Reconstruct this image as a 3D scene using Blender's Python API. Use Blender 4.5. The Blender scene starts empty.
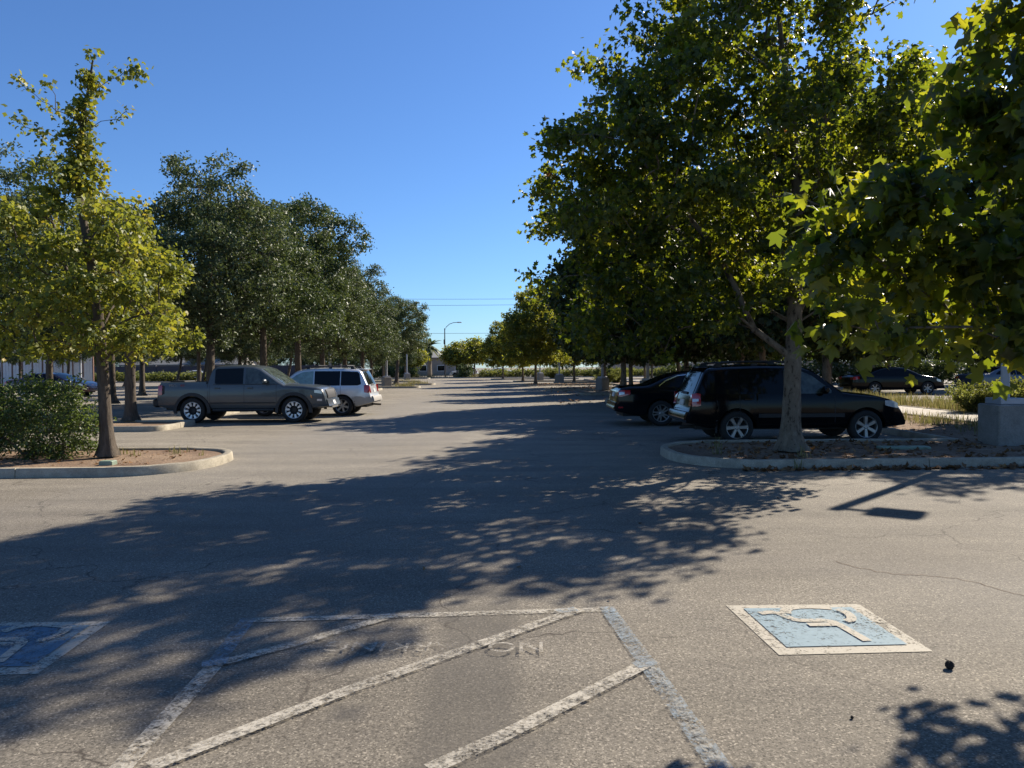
import bpy, math, random
import numpy as np
from mathutils import Vector, Matrix

scene = bpy.context.scene
COL = scene.collection
R = math.radians

# ------------------------------------------------------------------ camera
F_PX, CAM_H, ROLL, PITCH = 740.0, 1.66, R(0.41), math.atan(17.1 / 740)
R0 = np.array([math.cos(ROLL), 0, -math.sin(ROLL)])
U0 = np.array([math.sin(ROLL), 0, math.cos(ROLL)])
F0 = np.array([0, 1.0, 0])
FW = F0 * math.cos(PITCH) - U0 * math.sin(PITCH)
UP = U0 * math.cos(PITCH) + F0 * math.sin(PITCH)


def g(px, py, z=0.0):
    """ground point seen at a picture position (used for laying out the lot)"""
    d = FW * F_PX + R0 * (px - 512) + UP * (384 - py)
    t = (z - CAM_H) / d[2]
    return (d[0] * t, d[1] * t, z)


cam = bpy.data.cameras.new("camera")
cam.sensor_width = 36
cam.lens = F_PX / 1024 * 36
cam.clip_start, cam.clip_end = 0.05, 3000
co = bpy.data.objects.new("camera", cam)
COL.objects.link(co)
co.matrix_world = Matrix(((R0[0], UP[0], -FW[0], 0), (R0[1], UP[1], -FW[1], 0),
                          (R0[2], UP[2], -FW[2], CAM_H), (0, 0, 0, 1)))
scene.camera = co

# ------------------------------------------------------------------ light
SUN_EL, SUN_AZ = R(36), R(45)          # azimuth from +Y towards +X
w = bpy.data.worlds.new("World")
scene.world = w
w.use_nodes = True
nt = w.node_tree
sky = nt.nodes.new("ShaderNodeTexSky")
sky.sky_type = 'NISHITA'
sky.sun_disc = False
sky.sun_elevation = SUN_EL
sky.sun_rotation = SUN_AZ
sky.air_density = 1.0
sky.dust_density = 0.25
sky.ozone_density = 3.2
sky.altitude = 0
bg = nt.nodes['Background']
bg.inputs['Strength'].default_value = 0.064
tint = nt.nodes.new("ShaderNodeMix")
tint.data_type = 'RGBA'
tint.blend_type = 'MULTIPLY'
tint.inputs['Factor'].default_value = 1
tint.inputs[7].default_value = (0.63, 0.89, 1.24, 1)
nt.links.new(sky.outputs[0], tint.inputs[6])
nt.links.new(tint.outputs[2], bg.inputs[0])
sl = bpy.data.lights.new("sun", 'SUN')
sl.energy = 5.0
sl.angle = R(0.53)
sl.color = (1.0, 0.90, 0.76)
so = bpy.data.objects.new("sun", sl)
COL.objects.link(so)
sd = Vector((math.sin(SUN_AZ) * math.cos(SUN_EL), math.cos(SUN_AZ) * math.cos(SUN_EL), math.sin(SUN_EL)))
so.rotation_euler = sd.to_track_quat('Z', 'Y').to_euler()
so.location = (20, 20, 30)
vs = scene.view_settings
vs.view_transform = 'Standard'
vs.look = 'None'
vs.gamma = 1
vs.exposure = 0.92
scene.cycles.max_bounces = 8
scene.cycles.transparent_max_bounces = 12
scene.cycles.use_denoising = True


# ------------------------------------------------------------------ materials
def newmat(name):
    m = bpy.data.materials.new(name)
    m.use_nodes = True
    n = m.node_tree.nodes
    return m, n, m.node_tree.links, n['Principled BSDF']


def noise(n, l, scale, detail=4, rough=0.6, vec=None):
    t = n.new("ShaderNodeTexNoise")
    t.inputs['Scale'].default_value = scale
    t.inputs['Detail'].default_value = detail
    t.inputs['Roughness'].default_value = rough
    if vec is not None:
        l.new(vec, t.inputs['Vector'])
    return t.outputs['Fac']


def ramp(n, l, fac, stops):
    r = n.new("ShaderNodeValToRGB")
    e = r.color_ramp.elements
    while len(e) < len(stops):
        e.new(0.5)
    for k, (p, c) in enumerate(stops):
        e[k].position = p
        e[k].color = (c, c, c, 1) if not isinstance(c, (tuple, list)) else (*c[:3], 1)
    l.new(fac, r.inputs[0])
    return r.outputs[0]


def math_n(n, l, op, a, b=None, clamp=False):
    m = n.new("ShaderNodeMath")
    m.operation = op
    m.use_clamp = clamp
    for i, v in enumerate((a, b)):
        if v is None:
            continue
        if isinstance(v, (int, float)):
            m.inputs[i].default_value = v
        else:
            l.new(v, m.inputs[i])
    return m.outputs[0]


def mixc(n, l, fac, a, b, mode='MIX'):
    m = n.new("ShaderNodeMix")
    m.data_type = 'RGBA'
    m.blend_type = mode
    for sock, v in ((m.inputs['Factor'], fac), (m.inputs[6], a), (m.inputs[7], b)):
        if isinstance(v, (int, float)):
            sock.default_value = v
        elif isinstance(v, (tuple, list)):
            sock.default_value = (*v[:3], 1)
        else:
            l.new(v, sock)
    return m.outputs[2]


def bump(n, l, h, strength, dist, bsdf):
    b = n.new("ShaderNodeBump")
    b.inputs['Strength'].default_value = strength
    b.inputs['Distance'].default_value = dist
    l.new(h, b.inputs['Height'])
    l.new(b.outputs[0], bsdf.inputs['Normal'])


def pos(n):
    return n.new("ShaderNodeNewGeometry").outputs['Position']


def objc(n):
    return n.new("ShaderNodeTexCoord").outputs['Object']


def mat(name, c, rough=0.6, metal=0.0, var=0.15, scale=6.0, bmp=0.0, coat=0.0, spec=0.5, c2=None):
    m, n, l, b = newmat(name)
    v = objc(n)
    f = noise(n, l, scale, 5, 0.65, v)
    f2 = ramp(n, l, f, [(0.3, 0.0), (0.7, 1.0)])
    lo = tuple(x * (1 - var) for x in c)
    hi = c2 if c2 else tuple(min(1, x * (1 + var)) for x in c)
    l.new(mixc(n, l, f2, lo, hi), b.inputs['Base Color'])
    b.inputs['Roughness'].default_value = rough
    b.inputs['Metallic'].default_value = metal
    b.inputs['Specular IOR Level'].default_value = spec
    if coat:
        b.inputs['Coat Weight'].default_value = coat
        b.inputs['Coat Roughness'].default_value = 0.04
    if bmp:
        bump(n, l, f, bmp, 0.02, b)
    return m


def asphalt_color(n, l, p):
    """old sun-bleached asphalt: tone patches, aggregate, cracks"""
    big = noise(n, l, 0.22, 3, 0.55, p)
    mid = noise(n, l, 1.7, 5, 0.65, p)
    fine = noise(n, l, 52, 5, 0.78, p)
    base = mixc(n, l, ramp(n, l, big, [(0.3, 0.0), (0.7, 1.0)]), (0.150, 0.131, 0.101), (0.203, 0.181, 0.144))
    base = mixc(n, l, math_n(n, l, 'MULTIPLY', ramp(n, l, mid, [(0.35, 0), (0.75, 1)]), 0.4), base, (0.105, 0.092, 0.078))
    mp = n.new("ShaderNodeMapping")
    mp.inputs['Scale'].default_value = (0.22, 1.5, 1)
    l.new(p, mp.inputs[0])
    streak = noise(n, l, 1.0, 6, 0.65, mp.outputs[0])
    base = mixc(n, l, 1.0, base, ramp(n, l, streak, [(0.3, 0.80), (0.5, 1.0), (0.72, 1.22)]), 'MULTIPLY')
    tone = ramp(n, l, fine, [(0.28, 0.50), (0.5, 1.0), (0.72, 1.48)])
    base = mixc(n, l, 1.0, base, tone, 'MULTIPLY')
    vo = n.new("ShaderNodeTexVoronoi")
    vo.inputs['Scale'].default_value = 120
    l.new(p, vo.inputs['Vector'])
    sep = n.new("ShaderNodeSeparateColor")
    l.new(vo.outputs['Color'], sep.inputs[0])
    stone = ramp(n, l, sep.outputs[0], [(0.0, 0.45), (0.25, 0.85), (0.75, 1.0), (0.9, 1.3), (1.0, 1.95)])
    base = mixc(n, l, 1.0, base, stone, 'MULTIPLY')
    # cracks
    wv = n.new("ShaderNodeVectorMath")
    wv.operation = 'ADD'
    nz = n.new("ShaderNodeTexNoise")
    nz.inputs['Scale'].default_value = 1.3
    nz.inputs['Detail'].default_value = 6
    l.new(p, nz.inputs['Vector'])
    sc = n.new("ShaderNodeVectorMath")
    sc.operation = 'SCALE'
    sc.inputs['Scale'].default_value = 1.1
    l.new(nz.outputs['Color'], sc.inputs[0])
    l.new(p, wv.inputs[0])
    l.new(sc.outputs[0], wv.inputs[1])
    v2 = n.new("ShaderNodeTexVoronoi")
    v2.feature = 'DISTANCE_TO_EDGE'
    v2.inputs['Scale'].default_value = 0.36
    l.new(wv.outputs[0], v2.inputs['Vector'])
    crack = ramp(n, l, v2.outputs['Distance'], [(0.0, 1.0), (0.0018, 0.8), (0.0045, 0.0)])
    keep = ramp(n, l, noise(n, l, 0.35, 2, 0.5, p), [(0.42, 0.0), (0.52, 0.9)])
    crack = math_n(n, l, 'MULTIPLY', crack, keep)
    base = mixc(n, l, crack, base, (0.04, 0.032, 0.025))
    return base, fine, sep.outputs[1]


def m_asphalt():
    m, n, l, b = newmat("asphalt")
    p = pos(n)
    base, fine, st = asphalt_color(n, l, p)
    sx = n.new("ShaderNodeSeparateXYZ")
    l.new(p, sx.inputs[0])
    X, Y = sx.outputs[0], sx.outputs[1]
    wob = math_n(n, l, 'MULTIPLY', math_n(n, l, 'SUBTRACT', noise(n, l, 2.6, 5, 0.6, p), 0.5), 0.55)

    def blob(cx, cy, rx, ry, soft, amt, col, ba):
        dx = math_n(n, l, 'DIVIDE', math_n(n, l, 'ABSOLUTE', math_n(n, l, 'SUBTRACT', X, cx)), rx)
        dy = math_n(n, l, 'DIVIDE', math_n(n, l, 'ABSOLUTE', math_n(n, l, 'SUBTRACT', Y, cy)), ry)
        d = math_n(n, l, 'ADD', math_n(n, l, 'MAXIMUM', dx, dy), wob)
        k = n.new("ShaderNodeMapRange")
        k.inputs['From Min'].default_value = 1 + soft
        k.inputs['From Max'].default_value = 1 - soft
        k.inputs['To Max'].default_value = amt
        l.new(d, k.inputs['Value'])
        return mixc(n, l, k.outputs[0], ba, col)
    # paler tint over the far lot paints in its grazing-angle sheen
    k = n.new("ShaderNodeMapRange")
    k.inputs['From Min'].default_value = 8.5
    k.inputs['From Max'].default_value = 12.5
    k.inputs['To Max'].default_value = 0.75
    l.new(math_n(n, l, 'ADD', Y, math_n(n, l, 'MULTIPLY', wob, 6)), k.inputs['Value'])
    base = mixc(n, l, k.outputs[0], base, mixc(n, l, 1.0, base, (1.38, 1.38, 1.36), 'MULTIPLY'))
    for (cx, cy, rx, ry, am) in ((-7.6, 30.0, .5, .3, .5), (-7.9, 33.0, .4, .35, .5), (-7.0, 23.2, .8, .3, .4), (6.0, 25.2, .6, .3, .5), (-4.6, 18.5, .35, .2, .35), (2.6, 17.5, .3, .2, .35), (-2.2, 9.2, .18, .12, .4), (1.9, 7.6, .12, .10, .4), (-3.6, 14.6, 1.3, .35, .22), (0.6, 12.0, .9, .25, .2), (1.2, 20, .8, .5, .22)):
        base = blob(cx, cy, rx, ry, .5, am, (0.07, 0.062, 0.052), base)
    base = blob(-2.7, 17.0, 1.5, 1.1, .12, .22, (0.11, 0.10, 0.088), base)
    base = blob(2.9, 6.3, 1.2, 0.55, .15, .16, (0.115, 0.10, 0.085), base)
    # old oil-dark strip where cars stood, lighter worn drive lane, small stains
    base = blob(-0.22, 3.6, 0.24, 1.6, 0.25, 0.55, (0.075, 0.068, 0.058), base)
    base = blob(-0.80, 3.52, 0.07, 0.07, 0.5, 0.6, (0.06, 0.055, 0.05), base)
    base = blob(0.1, 3.2, 0.10, 0.12, 0.5, 0.35, (0.06, 0.055, 0.05), base)
    base = blob(-4.0, 26, 1.6, 14, 0.5, 0.35, (0.20, 0.195, 0.185), base)  # worn lane tone, also lightened to paint in distance sheen
    base = blob(-0.6, 40, 1.2, 24, 0.5, 0.30, (0.19, 0.187, 0.18), base)
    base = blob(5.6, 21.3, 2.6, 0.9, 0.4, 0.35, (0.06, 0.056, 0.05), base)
    base = blob(4.0, 5.2, 1.1, 0.7, 0.7, 0.22, (0.20, 0.19, 0.175), base)
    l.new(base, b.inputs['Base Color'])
    b.inputs['Roughness'].default_value = 0.85
    b.inputs['Specular IOR Level'].default_value = 0.25
    h = math_n(n, l, 'ADD', math_n(n, l, 'MULTIPLY', fine, 0.6), math_n(n, l, 'MULTIPLY', st, 0.4))
    bump(n, l, h, 0.35, 0.010, b)
    return m


def m_paint(name, col, lo, hi, rough=0.75, extra=18):
    """worn traffic paint: flakes off in grains so the asphalt shows through"""
    m, n, l, b = newmat(name)
    p = pos(n)
    a = noise(n, l, extra, 6, 0.75, p)
    big = noise(n, l, 1.8, 4, 0.6, p)
    f = math_n(n, l, 'ADD', math_n(n, l, 'MULTIPLY', a, 0.6), math_n(n, l, 'MULTIPLY', big, 0.4))
    vo = n.new("ShaderNodeTexVoronoi")
    vo.inputs['Scale'].default_value = 85
    l.new(p, vo.inputs['Vector'])
    s = n.new("ShaderNodeSeparateColor")
    l.new(vo.outputs['Color'], s.inputs[0])
    f = math_n(n, l, 'ADD', f, math_n(n, l, 'MULTIPLY', math_n(n, l, 'SUBTRACT', s.outputs[0], 0.5), 0.16))
    k = ramp(n, l, f, [(lo, 0.0), (hi, 1.0)])
    l.new(mixc(n, l, noise(n, l, 25, 4, 0.7, p), tuple(c * 0.72 for c in col), tuple(min(1, c * 1.15) for c in col)), b.inputs['Base Color'])
    b.inputs['Roughness'].default_value = rough
    b.inputs['Specular IOR Level'].default_value = 0.3
    tr = n.new("ShaderNodeBsdfTransparent")
    mx = n.new("ShaderNodeMixShader")
    l.new(k, mx.inputs[0])
    l.new(tr.outputs[0], mx.inputs[1])
    l.new(b.outputs[0], mx.inputs[2])
    l.new(mx.outputs[0], n['Material Output'].inputs[0])
    return m


def m_leaf(name, stops, trans, rough=0.5, tw=0.42):
    """leaf: per-leaf colour from the stored random value, thin enough to let light through"""
    m, n, l, b = newmat(name)
    at = n.new("ShaderNodeAttribute")
    at.attribute_name = "rnd"
    c = ramp(n, l, at.outputs['Fac'], stops)
    l.new(c, b.inputs['Base Color'])
    b.inputs['Roughness'].default_value = rough
    b.inputs['Specular IOR Level'].default_value = 0.35
    t = n.new("ShaderNodeBsdfTranslucent")
    tc = ramp(n, l, at.outputs['Fac'], trans)
    l.new(tc, t.inputs[0])
    mx = n.new("ShaderNodeMixShader")
    mx.inputs[0].default_value = tw
    l.new(b.outputs[0], mx.inputs[1])
    l.new(t.outputs[0], mx.inputs[2])
    l.new(mx.outputs[0], n['Material Output'].inputs[0])
    return m


def m_bark(name, c1, c2, sx, sz, bmp, patchy=False):
    m, n, l, b = newmat(name)
    mp = n.new("ShaderNodeMapping")
    mp.inputs['Scale'].default_value = (sx, sx, sz)
    l.new(objc(n), mp.inputs[0])
    f = noise(n, l, 1.0, 6, 0.7, mp.outputs[0])
    if patchy:
        k = ramp(n, l, f, [(0.40, 0.0), (0.45, 0.6), (0.56, 0.75), (0.60, 1.0)])
    else:
        k = ramp(n, l, f, [(0.3, 0.0), (0.68, 1.0)])
    l.new(mixc(n, l, k, c1, c2), b.inputs['Base Color'])
    b.inputs['Roughness'].default_value = 0.9
    b.inputs['Specular IOR Level'].default_value = 0.2
    bump(n, l, f, bmp, 0.03, b)
    return m


def m_soil():
    m, n, l, b = newmat("soil")
    p = pos(n)
    f = noise(n, l, 1.1, 6, 0.65, p)
    f2 = noise(n, l, 22, 5, 0.7, p)
    c = mixc(n, l, ramp(n, l, f, [(0.35, 0), (0.65, 1)]), (0.16, 0.095, 0.055), (0.29, 0.20, 0.125))
    c = mixc(n, l, 1.0, c, ramp(n, l, f2, [(0.3, 0.45), (0.6, 1.1), (0.75, 1.5)]), 'MULTIPLY')
    l.new(c, b.inputs['Base Color'])
    b.inputs['Roughness'].default_value = 1
    bump(n, l, f2, 0.9, 0.03, b)
    return m


def m_concrete(name, c, c2, scale=3.0):
    m, n, l, b = newmat(name)
    p = pos(n)
    f = noise(n, l, scale, 6, 0.7, p)
    f2 = noise(n, l, 55, 4, 0.7, p)
    col = mixc(n, l, ramp(n, l, f, [(0.3, 0), (0.7, 1)]), c, c2)
    col = mixc(n, l, 1.0, col, ramp(n, l, f2, [(0.3, 0.72), (0.65, 1.1)]), 'MULTIPLY')
    l.new(col, b.inputs['Base Color'])
    b.inputs['Roughness'].default_value = 0.9
    b.inputs['Specular IOR Level'].default_value = 0.25
    bump(n, l, f2, 0.5, 0.01, b)
    return m


M = {}
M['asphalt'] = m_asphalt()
M['white_line'] = m_paint("worn_white_paint", (0.43, 0.395, 0.325), 0.385, 0.60)
M['blue_line'] = m_paint("worn_blue_paint", (0.225, 0.275, 0.31), 0.40, 0.66)
M['symbol_blue'] = m_paint("symbol_blue_paint", (0.205, 0.285, 0.325), 0.32, 0.47)
M['symbol_white'] = m_paint("symbol_white_paint", (0.40, 0.365, 0.295), 0.34, 0.48)
M['symbol_blue_shaded'] = m_paint("symbol_shaded_blue_paint", (0.11, 0.175, 0.225), 0.31, 0.50)  # same blue paint as the other pad, darkened to paint in its shade
M['ghost'] = m_paint("almost_gone_white_paint", (0.42, 0.385, 0.32), 0.445, 0.67)
M['faint_line'] = m_paint("faint_white_paint", (0.38, 0.36, 0.31), 0.45, 0.68)
M['soil'] = m_soil()
M['kerb'] = m_concrete("kerb_concrete", (0.24, 0.21, 0.16), (0.46, 0.41, 0.315))
M['sidewalk'] = m_concrete("sidewalk_concrete", (0.42, 0.38, 0.32), (0.52, 0.48, 0.41))
M['footing'] = m_concrete("lamp_footing_concrete", (0.20, 0.19, 0.17), (0.30, 0.285, 0.26))
M['crack'] = mat("crack_filler", (0.11, 0.065, 0.035), 0.9)
M['plane_leaf'] = m_leaf("plane_leaf", [(0.0, (0.014, 0.025, 0.008)), (0.55, (0.030, 0.048, 0.012)), (0.93, (0.065, 0.085, 0.016)), (0.97, (0.14, 0.07, 0.03))],
                         [(0.0, (0.10, 0.15, 0.010)), (0.5, (0.30, 0.37, 0.016)), (0.95, (0.70, 0.64, 0.03)), (0.98, (0.36, 0.14, 0.03))], 0.45, 0.43)
M['plane_leaf_mid'] = m_leaf("plane_leaf_main_tree", [(0.0, (0.016, 0.028, 0.009)), (0.55, (0.032, 0.050, 0.012)), (0.93, (0.070, 0.090, 0.016)), (0.97, (0.14, 0.07, 0.03))],
                             [(0.0, (0.11, 0.16, 0.01)), (0.55, (0.30, 0.36, 0.016)), (0.95, (0.72, 0.66, 0.03)), (0.98, (0.30, 0.12, 0.03))], 0.45, 0.43)
M['plane_leaf_light'] = m_leaf("light_plane_leaf", [(0.0, (0.035, 0.055, 0.014)), (0.55, (0.075, 0.10, 0.022)), (1.0, (0.16, 0.16, 0.03))],
                               [(0.0, (0.14, 0.20, 0.015)), (1.0, (0.55, 0.50, 0.04))], 0.5, 0.46)
M['plane_leaf_dense'] = m_leaf("dense_plane_leaf", [(0.0, (0.016, 0.028, 0.009)), (0.55, (0.030, 0.048, 0.012)), (0.93, (0.060, 0.080, 0.016)), (0.97, (0.12, 0.07, 0.03))],
                               [(0.0, (0.04, 0.07, 0.008)), (0.75, (0.10, 0.14, 0.01)), (0.95, (0.36, 0.36, 0.02))], 0.5, 0.22)
M['oak_leaf'] = m_leaf("oak_leaf", [(0.0, (0.044, 0.068, 0.028)), (0.5, (0.084, 0.112, 0.048)), (0.95, (0.145, 0.168, 0.075))],
                       [(0.0, (0.07, 0.11, 0.03)), (0.9, (0.20, 0.24, 0.06))], 0.5, 0.22)
M['oak_leaf_dark'] = m_leaf("dark_oak_leaf", [(0.0, (0.036, 0.060, 0.024)), (0.5, (0.068, 0.102, 0.037)), (0.95, (0.122, 0.152, 0.056))],
                            [(0.0, (0.06, 0.10, 0.025)), (0.9, (0.18, 0.22, 0.045))], 0.5, 0.22)
M['yellow_leaf'] = m_leaf("yellowing_leaf", [(0.0, (0.045, 0.075, 0.022)), (0.45, (0.125, 0.155, 0.032)), (0.85, (0.25, 0.235, 0.038)), (1.0, (0.34, 0.24, 0.04))],
                          [(0.0, (0.14, 0.17, 0.02)), (0.6, (0.38, 0.40, 0.035)), (1.0, (0.55, 0.44, 0.035))], 0.5, 0.40)
M['bush_leaf'] = m_leaf("bush_leaf", [(0.0, (0.026, 0.047, 0.017)), (0.5, (0.060, 0.095, 0.032)), (0.95, (0.17, 0.20, 0.07))],
                        [(0.0, (0.08, 0.14, 0.02)), (0.9, (0.28, 0.36, 0.06))], 0.4, 0.36)
M['shrub_leaf'] = m_leaf("juniper_leaf", [(0.0, (0.055, 0.075, 0.025)), (0.6, (0.11, 0.13, 0.04)), (1.0, (0.18, 0.18, 0.06))],
                         [(0.0, (0.14, 0.18, 0.03)), (1.0, (0.36, 0.36, 0.07))], 0.6, 0.4)
M['grass'] = m_leaf("dry_grass", [(0.0, (0.11, 0.12, 0.035)), (0.6, (0.22, 0.18, 0.07)), (1.0, (0.34, 0.27, 0.13))],
                    [(0.0, (0.2, 0.22, 0.05)), (1.0, (0.42, 0.35, 0.15))], 0.8, 0.3)
M['litter'] = m_leaf("fallen_leaf", [(0.0, (0.09, 0.045, 0.02)), (0.6, (0.17, 0.085, 0.035)), (1.0, (0.30, 0.17, 0.07))],
                     [(0.0, (0.2, 0.1, 0.03)), (1.0, (0.3, 0.17, 0.06))], 0.8, 0.15)
M['bark_plane'] = m_bark("plane_bark", (0.050, 0.038, 0.027), (0.205, 0.168, 0.124), 10, 4.5, 0.6, True)
M['bark_oak'] = m_bark("oak_bark", (0.050, 0.040, 0.031), (0.135, 0.110, 0.085), 22, 4, 0.9)
M['black_paint'] = mat("black_car_paint", (0.004, 0.004, 0.005), 0.10, 0, 0.1, 3, coat=0.0, spec=0.24)
M['sedan_paint'] = mat("dark_sedan_paint", (0.005, 0.006, 0.008), 0.10, 0, 0.1, 3, coat=0.0, spec=0.26)
M['truck_paint'] = mat("grey_green_car_paint", (0.046, 0.058, 0.066), 0.35, 0, 0.06, 3, coat=0.5)
M['silver_paint'] = mat("silver_car_paint", (0.62, 0.64, 0.66), 0.30, 0.35, 0.05, 3, coat=0.8)
M['beige_clad'] = mat("beige_grey_cladding", (0.34, 0.32, 0.29), 0.5, 0, 0.06, 5)
M['blue_paint'] = mat("slate_blue_car_paint", (0.045, 0.065, 0.10), 0.3, 0, 0.1, 3, coat=0.9)
M['red_paint'] = mat("dark_red_car_paint", (0.075, 0.018, 0.014), 0.3, 0, 0.1, 3, coat=0.9)
M['white_paint'] = mat("white_car_paint", (0.76, 0.76, 0.75), 0.3, 0, 0.04, 3, coat=0.8)
M['glass'] = mat("tinted_glass", (0.006, 0.007, 0.008), 0.05, 0, 0.1, 2, spec=0.2)
M['glass_pale'] = mat("pale_glass", (0.055, 0.07, 0.065), 0.05, 0, 0.75, 5, spec=0.5)
M['shade_glass'] = mat("sunshade_glass", (0.22, 0.34, 0.33), 0.08, 0, 0.25, 7, spec=0.8)
M['rubber'] = mat("tyre_rubber", (0.016, 0.016, 0.016), 0.85, 0, 0.25, 18, 0.2)
M['black_plastic'] = mat("black_plastic", (0.018, 0.018, 0.019), 0.6, 0, 0.2, 12)
M['alloy'] = mat("alloy", (0.36, 0.355, 0.345), 0.38, 0.75, 0.1, 8)
M['bright_alloy'] = mat("machined_alloy", (0.80, 0.79, 0.76), 0.35, 0.3, 0.08, 8)
M['chrome'] = mat("chrome", (0.72, 0.73, 0.74), 0.12, 1.0, 0.05, 6)
M['red_lens'] = mat("red_lens", (0.42, 0.012, 0.015), 0.12, 0, 0.15, 20, coat=1.0)
M['clear_lens'] = mat("clear_lens", (0.62, 0.60, 0.58), 0.1, 0.2, 0.2, 20, coat=1.0)
M['amber'] = mat("amber_lens", (0.55, 0.16, 0.02), 0.2, 0, 0.1, 20, coat=1.0)
M['plate'] = mat("number_plate", (0.66, 0.66, 0.63), 0.4, 0, 0.06, 20)
M['graphic_grey'] = mat("grey_decal", (0.26, 0.25, 0.24), 0.5)
M['graphic_red'] = mat("red_decal", (0.30, 0.02, 0.02), 0.5)
M['pole'] = mat("grey_painted_steel", (0.36, 0.37, 0.40), 0.45, 0.2, 0.1, 4)
M['dark_metal'] = mat("dark_bronze_metal", (0.05, 0.045, 0.04), 0.5, 0.3, 0.1, 4)
M['fence_white'] = mat("pale_fence_panel", (0.62, 0.63, 0.64), 0.6, 0, 0.1, 2)
M['fence_post'] = mat("rusty_fence_post", (0.20, 0.11, 0.075), 0.8, 0, 0.25, 4)
M['dark_wall'] = mat("dark_wall", (0.040, 0.040, 0.052), 0.8, 0, 0.15, 1)
M['roof_grey'] = mat("grey_roof_shingle", (0.17, 0.17, 0.165), 0.85, 0, 0.15, 3)
M['stucco'] = mat("beige_stucco", (0.32, 0.27, 0.22), 0.85, 0, 0.1, 2)
M['pale_wall'] = mat("pale_wall_render", (0.30, 0.275, 0.23), 0.85, 0, 0.12, 1)
M['dry_ground'] = mat("dry_ground_soil", (0.34, 0.27, 0.17), 0.95, 0, 0.2, 0.4)
M['box_green'] = mat("green_plastic_lid", (0.20, 0.26, 0.19), 0.6)
M['pod'] = mat("dark_brown_seed_pod", (0.022, 0.016, 0.012), 0.9, 0, 0.4, 40, 0.8)
M['wire'] = mat("black_wire", (0.02, 0.02, 0.02), 0.6)
M['wood'] = mat("weathered_pole_wood", (0.13, 0.10, 0.075), 0.9, 0, 0.2, 5)
M['palm_trunk'] = m_bark("palm_bark", (0.20, 0.16, 0.12), (0.36, 0.31, 0.25), 6, 18, 0.5)


# ------------------------------------------------------------------ mesh helpers
def link(name, me, parent=None, m=None):
    o = bpy.data.objects.new(name, me)
    COL.objects.link(o)
    if parent is not None:
        o.parent = parent
    if m is not None:
        me.materials.append(m)
    return o


def fmesh(name, V, Fs, smooth=False):
    """V (n,3) array, Fs list of (m,k) arrays"""
    me = bpy.data.meshes.new(name)
    V = np.asarray(V, dtype=np.float32)
    me.vertices.add(len(V))
    me.vertices.foreach_set("co", V.ravel())
    Fs = [np.asarray(f, dtype=np.int32) for f in Fs if len(f)]
    tot = sum(f.size for f in Fs)
    npoly = sum(len(f) for f in Fs)
    me.loops.add(tot)
    me.loops.foreach_set("vertex_index", np.concatenate([f.ravel() for f in Fs]))
    me.polygons.add(npoly)
    counts = np.concatenate([np.full(len(f), f.shape[1], dtype=np.int32) for f in Fs])
    starts = np.concatenate([[0], np.cumsum(counts)[:-1]]).astype(np.int32)
    me.polygons.foreach_set("loop_start", starts)
    me.update(calc_edges=True)
    if smooth:
        me.polygons.foreach_set("use_smooth", np.ones(npoly, dtype=bool))
    me.validate()
    return me


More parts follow.
